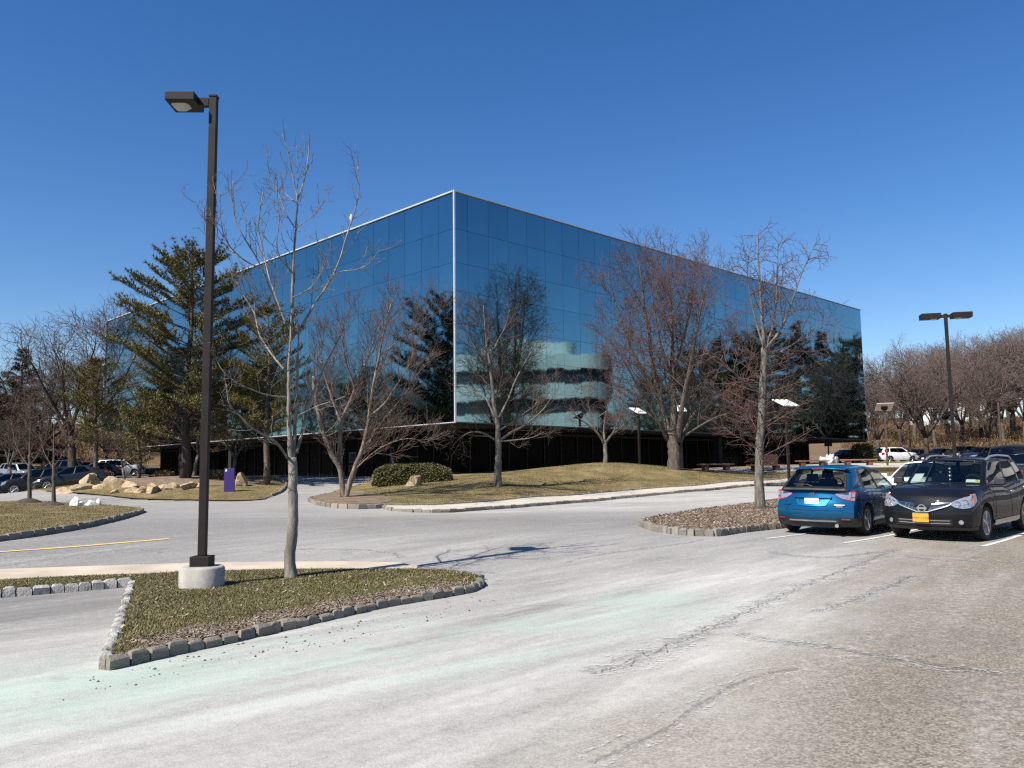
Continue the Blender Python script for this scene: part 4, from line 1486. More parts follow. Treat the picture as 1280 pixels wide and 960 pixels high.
def brush_clump(x, y, s):
    z = H(x, y)
    for _ in range(int(26 * s)):
        a = rngb.uniform(0, 2 * PI)
        d = Vector((math.cos(a) * rngb.uniform(.1, .8), math.sin(a) * rngb.uniform(.1, .8), rngb.uniform(.6, 1.2)))
        L = rngb.uniform(.4, 1.3) * s
        o_ = Vector((x + rngb.uniform(-.7, .7) * s, y + rngb.uniform(-.7, .7) * s, z - .1))
        wv = Vector((-d.y, d.x, 0)).normalized() * .03
        b.add([o_ - wv, o_ + wv, o_ + d * L], [(0, 1, 2)])
        for _k in range(2):
            q = o_ + d * L * rngb.uniform(.4, 1)
            e = Vector((rngb.uniform(-1, 1), rngb.uniform(-1, 1), rngb.uniform(-.2, 1))) * .25 * s
            b.add([q - wv * 2, q + wv * 2, q + e], [(0, 1, 2)])


for _ in range(1100):
    px = rngb.uniform(1060, 1330)
    Y = rngb.uniform(117, 215)
    q = at(px, Y)
    brush_clump(q.x, q.y, rngb.uniform(.5, 1.5))
for _ in range(420):
    px = rngb.uniform(-60, 175)
    Y = rngb.uniform(92, 125)
    q = at(px, Y)
    brush_clump(q.x, q.y, rngb.uniform(.6, 1.3))
tag(b.build('undergrowth', M['brush'], fix=False), kind='stuff')

# ================================================================== THE GLASS BUILDING
AZ = 0.7942
CX, CY, GT, GB = -3.364, 50.0, EYE + 17.013, EYE + 3.069
LEN_R, LEN_L = 57.52, 58.24
bld = empty('glass_office_building', (CX, CY, 0.9), PI / 2 - AZ)      # local +x runs along the right face, +y along the left face
tag(bld, 'large cube-shaped office building clad in blue mirror glass over a dark recessed ground floor', 'building')
zb, zt = GB - .9, GT - .9
rp = random.Random(8)
# panel rows from the top (alternating vision and spandrel heights)
rows_h = [2.24, 2.08, 1.74, 1.98, 1.80, 1.98, 0]
rows_h[-1] = (zt - zb) - sum(rows_h)
zr = [zt]
for h in rows_h: zr.append(zr[-1] - h)
xr = [0, 1.05]
while xr[-1] < LEN_R - 1.0: xr.append(xr[-1] + 1.72)
xr[-1] = LEN_R
yl = [0, 1.45]
while yl[-1] < LEN_L - 1.0: yl.append(yl[-1] + 1.72)
yl[-1] = LEN_L
panes = []
for side, br in (('r', xr), ('l', yl)):
    for i in range(len(br) - 1):
        for j in range(len(rows_h)):
            tl, tv = rp.gauss(0, .0020), rp.gauss(0, .0017)
            g = .008
            a0, a1, z0, z1 = br[i] + g, br[i + 1] - g, zr[j + 1] + g, zr[j] - g
            w_, h_ = (a1 - a0) / 2, (z1 - z0) / 2
            cs = []
            for u, v in ((a0, z0), (a1, z0), (a1, z1), (a0, z1)):
                off = -.03 + (1 if u == a1 else -1) * w_ * tl + (1 if v == z1 else -1) * h_ * tv
                cs.append((u, off, v) if side == 'r' else (off, u, v))
            if side == 'l': cs = cs[::-1]
            panes.append((i, side, cs))
panes.sort(key=lambda t: t[0])
rest = MB()
for k, (i, side, cs) in enumerate(panes):
    nb = MB() if k < 98 else rest
    ins = (0, .02, 0) if side == 'r' else (.02, 0, 0)
    nb.add(cs, [(0, 1, 2, 3)])
    if k < 98: nb.build('glass_pane', M['mirror'], bld, fix=False)
o = rest.build('glass_pane', M['mirror'], bld, fix=False)
tag(o, kind='stuff')
core = MB()
core.box(((LEN_R) / 2 + .02, (LEN_L) / 2 + .02, (zt + zb) / 2), (LEN_R - .04, LEN_L - .04, zt - zb - .02))
core.build('wall', M['joint'], bld)
b = MB()
b.box((LEN_R / 2, LEN_L / 2, zt + .06), (LEN_R + .10, LEN_L + .10, .10))
b.build('roof', M['roofing'], bld)
# bright corner strip and roof edge
b = MB()
b.box((-.07, -.07, (zb + zt) / 2 + .04), (.10, .10, zt - zb + .20))
b.build('corner_trim', M['trim'], bld)
b = MB()
b.box((-.10, LEN_L / 2, zt + .06), (.10, LEN_L, .09))
b.build('roof_edge', M['trim'], bld)
b = MB()
b.box((LEN_R / 2, -.10, zt + .06), (LEN_R, .08, .05))
b.build('roof_edge', M['trim'], bld)
b = MB()
b.box((-.09, LEN_L, (zb + zt) / 2), (.10, .10, zt - zb))
b.build('corner_trim', M['trim'], bld)
b = MB()
b.box((-.09, LEN_L / 2, zb - .03), (.10, LEN_L + .1, .055))
b.build('sill_trim', M['trim'], bld)
b = MB()
b.box((LEN_R / 2, -.09, zb - .03), (LEN_R + .1, .12, .07))
b.build('sill_trim', M['trim_dark'], bld)
b = MB()
b.box((LEN_R / 2, LEN_L / 2, zb - .12), (LEN_R - .1, LEN_L - .1, .18))
b.build('soffit', M['soffit'], bld)
# recessed ground floor
r0, rx, ry = 2.6, LEN_R - 8.0, LEN_L - 9.0
b = MB()
b.box(((rx + r0) / 2, (ry + r0) / 2, (zb - .22) / 2 - .3), (rx - r0, ry - r0, zb - .22 + .6))
b.build('ground_floor', M['dark_glass'], bld)
b = MB()
x = r0 + .8
while x < rx:
    b.box((x, r0 - .03, zb / 2 - .35), (.07, .09, zb + .2))
    x += 1.72
y = r0 + .8
while y < ry:
    b.box((r0 - .03, y, zb / 2 - .35), (.09, .07, zb + .2))
    y += 1.72
b.box((rx / 2 + r0 / 2, r0 - .03, zb - .42), (rx - r0, .07, .16))
b.box((r0 - .03, ry / 2 + r0 / 2, zb - .42), (.07, ry - r0, .16))
b.build('mullion_grid', M['dark_metal'], bld)
for (x, y) in ((29.8, .9), (39.5, .9), (.9, 30), (.9, 40)):
    b = MB()
    b.box((x, y, zb / 2 - .3), (.5, .5, zb + .1))
    b.build('column', M['soffit'], bld, bevel=.02)
for y in (17.6, 22.0, 25.5):
    b = MB()
    b.box((1.6, y, zb - .26), (.5, .8, .07))
    b.build('soffit_light', M['grey_panel'], bld)
# notice boards and service door by the driveway bay
for (y, w_, h_, z_) in ((9.6, .42, .9, 2.1), (9.6, .5, .9, 1.15), (14.4, .9, .75, 1.9), (14.4, .9, .5, 1.1)):
    b = MB()
    b.box((r0 - .10, y, z_), (.05, w_, h_))
    b.box((r0 - .13, y, z_), (.02, w_ * .7, h_ * .75), mi=1)
    b.build('notice_board', [M['trim_dark'], M['dark_metal']], bld)
# low pale kerb under the overhang and loading plinth
b = MB()
b.box((.9, 12.5, .42), (.35, 8.0, .16))
b.build('plinth', M['concrete'], bld)
# warm red furniture glimpsed in the lobby: a red artwork standing inside is not built
# camera on the roof edge
p = Vector((0, 0, 0))
pr = empty('roof_camera', (CX - math.cos(AZ) * 11.4, CY + math.sin(AZ) * 11.4, GT + .14), PI / 2 - AZ)
tag(pr, 'small white security camera on a short post on the left roof edge', 'camera')
b = MB()
b.tube([Vector((0.2, 0, -.05)), Vector((.2, 0, .75))], .03, .03, 6)
b.build('post', M['trim'], pr)
b = MB()
b.lathe([(.05, 0), (.11, .04), (.12, .22), (.09, .30), (.05, .42), (.01, .46)], (.2, 0, .75), 12)
for i in range(len(b.v)): b.v[i] = (.2 + (b.v[i][0] - .2) * .75, b.v[i][1] * .75, b.v[i][2])
b.build('housing', M['camera_white'], pr, smooth=40)

# banded office across the road, seen only as a reflection
ob = empty('banded_office_building', (56, 57, H(52, 57) - .4), 0)
tag(ob, 'pale concrete office with dark window bands, mirrored in the right glass face', 'building')


def rounded(x0, x1, y0, y1, r, n=8):
    pts = []
    for cx, cy, a0 in ((x1 - r, y1 - r, 0), (x0 + r, y1 - r, PI / 2), (x0 + r, y0 + r, PI), (x1 - r, y0 + r, 1.5 * PI)):
        for k in range(n + 1):
            a = a0 + PI / 2 * k / n
            pts.append((cx + r * math.cos(a), cy + r * math.sin(a)))
    return pts


for k in range(4):
    b = MB()
    b.prism([(x, y, 2.2 + k * 3.6) for x, y in rounded(-6, 24, -14, 8, 4)], (0, 0, 1.9))
    b.build('wall', M['office_band'], ob)
b = MB()
b.prism([(x, y, -.5) for x, y in rounded(-5.6, 23.6, -13.6, 7.6, 3.7)], (0, 0, 14.6))
b.build('window_band', M['window_dark'], ob)
b = MB()
b.prism([(x, y, 14.9) for x, y in rounded(0, 18, -9, 4, 2)], (0, 0, 2.4))
b.build('roof', M['office_band'], ob)


# white houses beyond the right wood
def house(px, Y, w_, d_, h_, rz, label):
    p = at(px, Y)
    r_ = empty('white_house', p, rz)
    tag(r_, label, 'house')
    b = MB()
    b.box((0, 0, h_ / 2 - .5), (w_, d_, h_ + 1))
    b.build('wall', M['white_wall'], r_)
    b = MB()
    e = .4
    b.add([(-w_ / 2 - e, -d_ / 2 - e, h_), (w_ / 2 + e, -d_ / 2 - e, h_), (w_ / 2 + e, d_ / 2 + e, h_), (-w_ / 2 - e, d_ / 2 + e, h_), (-w_ / 2 - e, 0, h_ + d_ * .38), (w_ / 2 + e, 0, h_ + d_ * .38)],
          [(0, 1, 5, 4), (2, 3, 4, 5), (0, 4, 3), (1, 2, 5), (3, 2, 1, 0)])
    rf = b.build('roof', M['house_roof'], r_)
    b = MB()
    b.box((w_ * .25, .6, h_ + d_ * .42), (.7, .7, 1.6))
    b.build('chimney', M['concrete'], rf)
    for i in range(4):
        for z in (1.5, 4.2):
            if z > h_ - 1: continue
            b = MB()
            b.box((-w_ / 2 + w_ * (i + .5) / 4, -d_ / 2 - .02, z), (1.0, .08, 1.5))
            b.build('window', M['window_dark'], r_)
    return r_


house(1172, 195, 8, 7, 4.6, .3, 'white house seen through the bare trees left of the twin-headed lamp post')
house(1212, 205, 7, 6, 4.6, -.2, 'white house seen through the bare trees right of the twin-headed lamp post')


# ================================================================== LAMPS, SIGN, BENCHES, ROCKS
def big_lamp(base, label, pole_h, block_h, heads, rz, bw=.13, dims=(.20, .595, .215, .06)):
    r_ = empty('street_lamp', base, rz)
    tag(r_, label, 'street lamp')
    if block_h:
        b = MB()
        b.lathe([(.285, -.3), (.285, block_h - .03), (.27, block_h - .008), (.25, block_h)], n=32)
        b.build('concrete_base', M['concrete'], r_, smooth=40)
    b = MB()
    b.box((0, 0, block_h + .065), (.25, .25, .13))
    b.build('base_cover', M['bronze'], r_, bevel=.008)
    b = MB()
    b.box((0, 0, block_h + .13 + (pole_h - .13) / 2), (bw, bw, pole_h - .13))
    b.box((0, 0, block_h + pole_h + .01), (bw + .015, bw + .015, .03))
    b.build('pole', M['bronze'], r_, bevel=.006)
    top = block_h + pole_h
    for s, tilt in heads:
        b = MB()
        b.box((s * (.13 / 2 + .07), 0, top - .075), (.15, .085, .11))
        b.build('arm', M['bronze'], r_)
        b = MB()
        x0, x1, hw, hh = dims
        zc = top - .065
        b.hexa([(s * x0, -hw, zc - hh), (s * x1, -hw, zc - hh), (s * x1, hw, zc - hh), (s * x0, hw, zc - hh),
                (s * x0, -hw, zc + hh), (s * x1, -hw, zc + hh), (s * x1, hw, zc + hh), (s * x0, hw, zc + hh)])
        hd = b.build('lamp_head', M['bronze'], r_, bevel=.01)
        b = MB()
        cx, w_, d_ = s * (x0 + .24), .24, .22
        pts = [(cx + math.copysign(abs(math.cos(a)) ** .5, math.cos(a)) * w_ / 2, math.copysign(abs(math.sin(a)) ** .5, math.sin(a)) * d_ / 2, zc - hh) for a in [2 * PI * k / 28 for k in range(28)]]
        cen = [(cx + (p[0] - cx) * .6, p[1] * .6, zc - hh - .045) for p in pts]
        b.grid([pts, cen], wrap=True)
        b.add(cen, [tuple(range(28))])
        b.build('lens', M['lens'], hd, smooth=60)
    return r_


lb = G(252, 733, .08)
P_L = P3(271, 122, lb[1])
big_lamp((lb[0], lb[1], .08), 'tall dark lamp post with one box head on a round concrete base', P_L.z - .08 - .27, .27, [(-1, 0)], R(2), .100)
b2 = at(1195, 34)
t2 = P3(1188, 393, 34)
r2 = big_lamp((b2.x, b2.y, b2.z), 'tall dark lamp post with two box heads behind the dark SUV', t2.z - b2.z - .6, .6, [(-1, 0), (1, 0)], R(-12), .115, (.22, .95, .25, .105))


def panel_lamp(px, Y, top_py, mat, label, rz=.5, s=1.1, grp='square-topped walkway lamps'):
    p = at(px, Y)
    h = P3(px, top_py, Y).z - p.z
    r_ = empty('walkway_lamp', p, rz)
    tag(r_, label, 'lamp', grp)
    b = MB()
    b.box((0, 0, h / 2 - .1), (.13, .13, h + .2))
    b.build('pole', M['rust_pole'] if mat is M['grey_panel'] else M['bronze'], r_)
    b = MB()
    b.box((0, 0, h - .12), (.3, .3, .2), taper=1.5)
    b.build('lamp_holder', M['bronze'], r_)
    b = MB()
    b.hexa([(-s / 2, -s / 2, h - .22), (s / 2, -s / 2, h - .22), (s / 2, s / 2, h + .22), (-s / 2, s / 2, h + .22), (-s / 2, -s / 2, h - .16), (s / 2, -s / 2, h - .16), (s / 2, s / 2, h + .28), (-s / 2, s / 2, h + .28)])
    b.build('lamp_shade', mat, r_, bevel=.01)
    return r_


panel_lamp(986, 50, 504, M['white_panel'], 'walkway lamp with a bright white square top, right of the mulch-island tree', 0.35)
panel_lamp(1110, 62, 509, M['grey_panel'], 'walkway lamp with a grey square top on a brown pole, beyond the white sedan', PI - .25, 1.15)
panel_lamp(800, 58, 514, M['white_panel'], 'white square-topped walkway lamp half hidden by the big reddish tree, left of its trunk', .6, .9)
panel_lamp(853, 60, 511, M['white_panel'], 'walkway lamp with a white square top just behind the trunk of the big reddish tree', .2, .7)

# thin plain poles on the far right
for px, Y, top, lab in ((1140, 92, 528, 'thin dark pole standing by the far parked cars left of the dark-trunked tree'), (1254, 62, 500, 'thin dark pole behind the pickup truck'), (1037, 88, 553, 'short dark post beside the white rubble under the end of the building')):
    p = at(px, Y)
    h = P3(px, top, Y).z - p.z
    r_ = empty('pole', p)
    tag(r_, lab, 'pole')
    b = MB()
    b.tube([Vector((0, 0, -.2)), Vector((0, 0, h))], .09, .07, 8)
    b.build('shaft', M['rust_pole'], r_)
    b = MB()
    b.box((0, 0, h + (.0 if top != 553 else .1)), (.22, .22, .12) if top != 553 else (.7, .3, 1.0))
    b.build('cap', M['rust_pole'] if top != 553 else M['dark_metal'], r_)

# purple sign
p = at(287, 47.5)
r_ = empty('purple_sign', p, R(4))
tag(r_, 'upright plain purple sign slab with a small white mark, on the grass by the driveway', 'sign')
b = MB()
b.box((0, 0, .68), (.56, .14, 1.36))
b.build('board', [M['purple']], r_, bevel=.01)
b = MB()
b.box((-.17, -.075, 1.22), (.09, .012, .10))
b.box((-.15, -.075, 1.28), (.05, .011, .05))
b.build('emblem', M['sign_white'], r_)
b = MB()
b.box((0, 0, -.05), (.7, .26, .12))
b.build('base', M['concrete'], r_)


def bench(px, Y, L, label, back=False, rz=.3):
    p = at(px, Y)
    r_ = empty('bench', p + Vector((0, 0, .12)), rz)
    tag(r_, label, 'bench', 'red wooden benches on the terrace')
    b = MB()
    for k in range(3): b.box((0, -.19 + k * .19, .44), (L, .175, .09))
    b.build('seat', M['redwood'], r_, bevel=.008)
    for s in (-1, 1):
        b = MB()
        b.box((s * L * .32, 0, .17), (.32, .42, .46))
        b.build('leg', M['redwood_dark'], r_, bevel=.01)
    if back:
        b = MB()
        for k in range(4): b.box((L * .12, .30, .58 + k * .16), (L * .66, .06, .15))
        b.box((L * .3, .34, .75), (.1, .05, .9))
        b.box((-L * .06, .34, .75), (.1, .05, .9))
        b.build('backrest', M['redwood'], r_, bevel=.006)
    return r_


bench(895, 57, 2.5, 'long backless red wooden bench, leftmost on the terrace, right of the big reddish tree')
bench(957, 57, 2.6, 'red wooden bench with a plank backrest behind the mulch-island tree', True)
bench(1016, 60, 2.3, 'backless red wooden bench just left of the blue hatchback roofline', rz=.1)
bench(1074, 62, 2.6, 'backless red wooden bench above the white sedan roof, rightmost of the benches', rz=.1)


def rock_mesh(seed, size, sub=4):
    rng = random.Random(seed)
    bm = bmesh.new()
    bmesh.ops.create_icosphere(bm, subdivisions=sub, radius=1)
    planes = []
    for _ in range(14):
        n_ = Vector((rng.gauss(0, 1), rng.gauss(0, 1), rng.gauss(.25, .8))).normalized()
        planes.append((n_, rng.uniform(.42, .8)))
    for v in bm.verts:
        for n_, d in planes:
            e = v.co.dot(n_) - d
            if e > 0: v.co -= n_ * e * .97
        v.co *= 1 + .16 * noise.noise(v.co * 2 + Vector((seed, 0, 0))) + .06 * noise.noise(v.co * 5) + .035 * noise.noise(v.co * 13)
        v.co.z = max(v.co.z, -.35)
        v.co = Vector((v.co.x * size[0] / 2, v.co.y * size[1] / 2, (v.co.z + .2) * size[2] / .95))
    me = bpy.data.meshes.new('boulder')
    bm.to_mesh(me)
    bm.free()
    me.polygons.foreach_set('use_smooth', [True] * len(me.polygons))
    me.set_sharp_from_angle(angle=R(20))
    return me


def rock(name, px, Y, size, seed, mat, label, group=None, rz=0.0, up=.05):
    me = rock_mesh(seed, size)
    me.materials.append(mat)
    o = bpy.data.objects.new(name, me)
    COL.objects.link(o)
    o.location = at(px, Y) + Vector((0, 0, up))
    o.rotation_euler = (0, 0, rz)
    tag(o, label, 'boulder' if name == 'boulder' else 'rock', group)
    return o


GB_ = 'buff boulders edging the left mound'
bl = [(80, 47.6, (1.3, .9, .55), 'low flat tan boulder at the left end of the row, against the dark sedan'),
      (103, 48.6, (1.7, 1.2, .75), 'long sloping tan boulder second from the left, below the sedan windows'),
      (113, 49.6, (1.4, 1.2, 1.15), 'tan boulder standing behind the long sloping one'),
      (126, 48.6, (.9, .8, .85), 'upright brownish boulder left of the biggest boulder'),
      (145, 48.8, (1.6, 1.1, 1.25), 'biggest and tallest tan boulder, in the middle of the row'),
      (144, 46.9, (.75, .6, .55), 'small tan boulder in front of the biggest one'),
      (162, 48.9, (1.3, 1.0, .85), 'tan boulder on the right shoulder of the biggest one'),
      (166, 47.4, (1.2, .9, .65), 'broad low tan boulder right of the small front one'),
      (176, 47.2, (.8, .7, .60), 'rounded tan boulder at the foot of the long pale slab'),
      (193, 47.6, (1.6, .9, .75), 'long pale tilted slab boulder'),
      (207, 48.2, (1.4, .9, .70), 'pale boulder higher up, right of the long slab'),
      (220, 48.6, (.9, .8, .65), 'grey-brown boulder in the shade near the pine trunk'),
      (240, 48.8, (1.5, .9, .70), 'pale boulder half hidden behind the lamp post'),
      (251, 49.0, (1.0, .8, .60), 'small pale boulder directly behind the lamp post')]
for i, (px, Y, s, lab) in enumerate(bl):
    s = (s[0] * 1.38, s[1], s[2] * .62)
    rock('boulder', px, Y, s, 100 + i, M['rock'], lab, GB_, i * .9, -.06)
rock('boulder', 303, 50, (1.2, .9, .75), 130, M['rock'], 'lone tan boulder to the right of the purple sign', None, .4, .05)
rock('boulder', 518, 43.2, (1.25, .7, .62), 131, M['rock'], 'lone pointed tan boulder in front of the hedge', None, .2, .12)
wr = [(96, 36.2, (.62, .5, .50), 'bright white rock, left of the two bigger ones on the left grass island'), (103, 36.4, (.4, .35, .26), 'small grey-white rock in the gap between the two bigger ones'),
      (109, 36.3, (.38, .3, .28), 'smallest white rock touching the right-hand bigger one'), (117, 36.3, (.75, .5, .50), 'bright white rock, right of the two bigger ones on the left grass island'), (125, 36.6, (.35, .3, .42), 'narrow white rock at the right end of the white rocks')]
for i, (px, Y, s, lab) in enumerate(wr): rock('white_rock', px, Y, (s[0], s[1], s[2] * .72), 140 + i, M['stone_white'], lab, 'white rocks on the left island', i * 1.1, .06)
rr_ = random.Random(3)
for i in range(7): rock('white_rock', 1029 + i * 2.4 + rr_.uniform(-1, 1), 78 + rr_.uniform(-1, 1), (1.0, .8, 0.75 * rr_.uniform(.6, 1.1)), 150 + i, M['stone_white'], 'white rock in the rubble pile under the right end of the building', 'white rubble under the building end', i * 1.0, .1)


def mound(px, Y, r, h, seed):
    rng = random.Random(seed)
    p = at(px, Y)
    b = MB()
    rows = []
    for k in range(6):
        f = k / 5
        rows.append([(math.cos(a) * r * (1 - f) * rng.uniform(.9, 1.1), math.sin(a) * r * (1 - f) * rng.uniform(.9, 1.1), .10 + h * (1 - (1 - f) ** 2)) for a in [2 * PI * i / 18 for i in range(18)]])
    b.grid(rows, wrap=True)
    o = b.build('mulch_mound', M['bark_dark'], smooth=60)
    o.location = p
    tag(o, kind='structure')


mound(37, 42, .62, .24, 1)
mound(67, 37, .52, .20, 2)
mound(950, 27.5, .5, .08, 3)

# ================================================================== CARS
STY = {
    'hatch': dict(L=4.46, W=1.78, sill=.20, wb=(1.36, -1.31), wr=.325, tw=.21,
                  top=[(-2.23, .93), (-2.05, 1.00), (-1.2, 1.0), (0, .95), (.95, .98), (1.4, .93), (1.95, .80), (2.23, .68)],
                  nose=[(.15, -.16), (.32, -.02), (.5, 0), (.62, -.03), (.72, -.14), (.85, -.30)],
                  tail=[(.15, .16), (.34, .03), (.52, .0), (.66, .03), (.72, .07), (.95, .14), (1.1, .2)],
                  bow=(.34, .22), gh=(1.10, .28, -1.55, -2.08), zr=(1.40, 1.475, 1.40), wbelt=.87, wroof=.66,
                  panes=[(.07, .40), (.44, .70)], hi=.90),
    'suv': dict(L=4.66, W=1.82, sill=.26, wb=(1.38, -1.31), wr=.35, tw=.225,
                top=[(-2.33, 1.05), (-2.15, 1.13), (-1.2, 1.12), (0, 1.06), (.95, 1.10), (1.45, 1.075), (1.95, 1.02), (2.2, .945), (2.33, .88)],
                nose=[(.18, -.15), (.32, -.05), (.46, 0), (.60, -.002), (.72, -.03), (.84, -.085), (.95, -.17)],
                tail=[(.2, .16), (.36, .03), (.55, .0), (.75, .03), (1.0, .08), (1.15, .16)],
                bow=(.28, .15), gh=(1.08, .40, -1.80, -2.20), zr=(1.565, 1.625, 1.54), wbelt=.885, wroof=.71,
                panes=[(.07, .38), (.41, .70), (.74, .90)], hi=.90),
    'sedan': dict(L=4.8, W=1.82, sill=.20, wb=(1.45, -1.33), wr=.325, tw=.21,
                  top=[(-2.4, .90), (-2.15, .99), (-1.6, 1.0), (0, .94), (.95, .95), (1.5, .90), (2.1, .78), (2.4, .66)],
                  nose=[(.15, -.16), (.32, -.02), (.5, 0), (.62, -.03), (.75, -.16)],
                  tail=[(.15, .16), (.34, .03), (.52, .0), (.7, .03), (.95, .12)],
                  bow=(.36, .24), gh=(1.08, .20, -.95, -1.75), zr=(1.38, 1.44, 1.38), wbelt=.87, wroof=.66,
                  panes=[(.07, .43), (.47, .80)], hi=.90),
    'pickup': dict(L=5.7, W=1.98, sill=.34, wb=(1.85, -1.70), wr=.40, tw=.26,
                   top=[(-2.85, 1.24), (-2.6, 1.25), (-.7, 1.25), (0, 1.20), (1.2, 1.22), (1.7, 1.18), (2.5, 1.10), (2.85, 1.02)],
                   nose=[(.3, -.12), (.45, 0), (.9, -.02), (1.1, -.10)],
                   tail=[(.3, .10), (.5, .0), (.9, .0), (1.3, .02)],
                   bow=(.22, .05), gh=(1.30, .62, -.62, -.80), zr=(1.84, 1.90, 1.84), wbelt=.86, wroof=.70,
                   panes=[(.07, .48), (.52, .92)], hi=.90),
}
SFK = [(0, .945), (.10, .975), (.3, .995), (.5, 1.0), (.72, .985), (.9, .955), (1.0, .915)]


def text_mesh(txt, size, name, mat, parent, loc, rot, ex=.002):
    cu = bpy.data.curves.new(name, 'FONT')
    cu.body = txt
    cu.size = size
    cu.align_x = 'CENTER'
    cu.align_y = 'CENTER'
    cu.extrude = ex
    o = bpy.data.objects.new(name, cu)
    COL.objects.link(o)
    bpy.context.view_layer.update()
    me = bpy.data.meshes.new_from_object(o.evaluated_get(bpy.context.evaluated_depsgraph_get()))
    bpy.data.objects.remove(o)
    me.materials.clear()
    me.materials.append(mat)
    o = bpy.data.objects.new(name, me)
    COL.objects.link(o)
    o.parent = parent
    o.location = loc
    o.rotation_euler = rot
    return o


class Car:
    def __init__(s, name, label, style, pmat_, loc, heading, cat='car', detail=0, glass='glass_tint', seat='seat', group=None, rim='rim_silver'):
        S = STY[style]
        s.S, s.L, s.W = S, S['L'], S['W']
        s.pm = pmat_
        s.root = empty(name, loc, R(90 - heading))
        tag(s.root, label, cat, group)
        s.style, s.detail = style, detail
        s.body()
        s.greenhouse(M[glass])
        s.wheels(M[rim])
        s.lights()
        if detail: s.inside(M[seat])
        s.trim()

    # ---- surface functions
    def halfw(s, x):
        q = abs(2 * x / s.L)
        return s.W / 2 * (1 - .075 * q ** 5)

    def arch(s, x):
        R_ = s.S['wr'] + .065
        z = s.S['sill'] + (.05 * max(0, abs(2 * x / s.L) - .8) / .2)
        for xw in s.S['wb']:
            d = abs(x - xw)
            if d < R_: z = max(z, s.S['wr'] + math.sqrt(R_ * R_ - d * d) * .98)
        return z

    def ztop(s, x): return interp(x, s.S['top'])

    def bl(s, x):
        q = (abs(x) - (s.L / 2 - .95)) / .95
        return max(0, q) ** 1.8 if q > 0 else 0

    def shift(s, x, y, z):
        S = s.S
        w_ = s.W / 2
        if x > 0: return s.bl(x) * (interp(z, S['nose']) - S['bow'][0] * (abs(y) / w_) ** 2.2)
        return s.bl(x) * (interp(z, S['tail']) + S['bow'][1] * (abs(y) / w_) ** 2.2)

    def side(s, x, z, off=0.0):
        """point on the left flank"""
        zl, zs = s.arch(x), s.ztop(x) - .03
        t = (z - s.S['sill']) / max(.05, zs - s.S['sill'])
        y = s.halfw(x) * interp(t, SFK)
        return Vector((x + s.shift(x, y, z), y + off, z))

    def face(s, y, z, end, off=0.0):
        x = end * s.L / 2
        return Vector((x + s.shift(x, y, z) + end * off, y, z))

    def body(s):
        S = s.S
        xs = [-s.L / 2 + s.L * i / 72 for i in range(73)]
        for xw in S['wb']:
            R_ = S['wr'] + .065
            xs += [xw - R_ + .004, xw + R_ - .004, xw - R_ - .004, xw + R_ + .004]
        xs = sorted(xs)
        b = MB()
        rings = []
        tk = [0, .10, .3, .5, .72, .9, 1.0]
        for x in xs:
            zs = s.ztop(x) - .03
            za = s.arch(x)
            zf = S['sill'] - .02
            hw = s.halfw(x)
            half = [(0, zf), (hw - S['tw'] - .10, zf), ]
            half.append((hw - S['tw'] - .08, max(zf + .01, za - .02)))
            y0 = hw * interp((za - S['sill']) / (zs - S['sill']), SFK)
            half.append((y0 - .02, za))
            for t in tk:
                z = za + (zs - za) * t
                half.append((hw * interp((z - S['sill']) / (zs - S['sill']), SFK), z))
            yt = half[-1][0]
            half += [(yt * .93, zs + .022), (yt * .72, zs + .035), (yt * .38, zs + .045), (0, zs + .05)]
            ring = [Vector((x + s.shift(x, y, z), y, z)) for y, z in half]
            rings.append(ring)
        nh = len(rings[0])
        full = [[Vector((p.x, -p.y, p.z)) for p in r[::-1][:-1]] + r for r in rings]  # right side top .. bottom centre .. left top
        # index: 0 top centre (right copy) ... bottom ... top centre (left)
        n = len(full[0])
        vs = [p for r in full for p in r]
        x1, x4 = S['gh'][0], S['gh'][3]
        for i in range(len(full) - 1):
            xm = (xs[i] + xs[i + 1]) / 2
            for k in range(n - 1):
                kk = min(k, n - 2 - k)      # distance from the top centre
                idx = nh - 2 - kk           # segment number counted from the bottom centre
                mi = 0
                if idx <= 2: mi = 1
                elif idx >= nh - 4 and x4 + .05 < xm < x1 - .05: mi = 2
                if s.style == 'pickup' and idx >= nh - 4 and xm < x4 - .06 and xm > -s.L / 2 + .12 and idx >= nh - 3: mi = 1
                b.f.append((i * n + k, i * n + k + 1, (i + 1) * n + k + 1, (i + 1) * n + k))
                b.mi.append(mi)
        b.v.extend([tuple(p) for p in vs])
        # end caps, bowed in plan
        for end, r in ((1, rings[-1]), (-1, rings[0])):
            rows = []
            for p in r:
                rows.append([Vector((end * s.L / 2 + s.shift(end * s.L / 2, p.y * k, p.z), p.y * k, p.z)) for k in (-1, -.8, -.55, -.28, 0, .28, .55, .8, 1)])
            base = len(b.v)
            b.grid(rows[1:])
        o = b.build('body', [s.pm, M['plastic'], M['cabin']], s.root, fix=False)
        bm = bmesh.new()
        bm.from_mesh(o.data)
        bmesh.ops.remove_doubles(bm, verts=bm.verts, dist=.0008)
        bmesh.ops.recalc_face_normals(bm, faces=bm.faces)
        bm.to_mesh(o.data)
        bm.free()
        o.data.polygons.foreach_set('use_smooth', [True] * len(o.data.polygons))
        o.data.set_sharp_from_angle(angle=R(38))
        s.bodyo = o

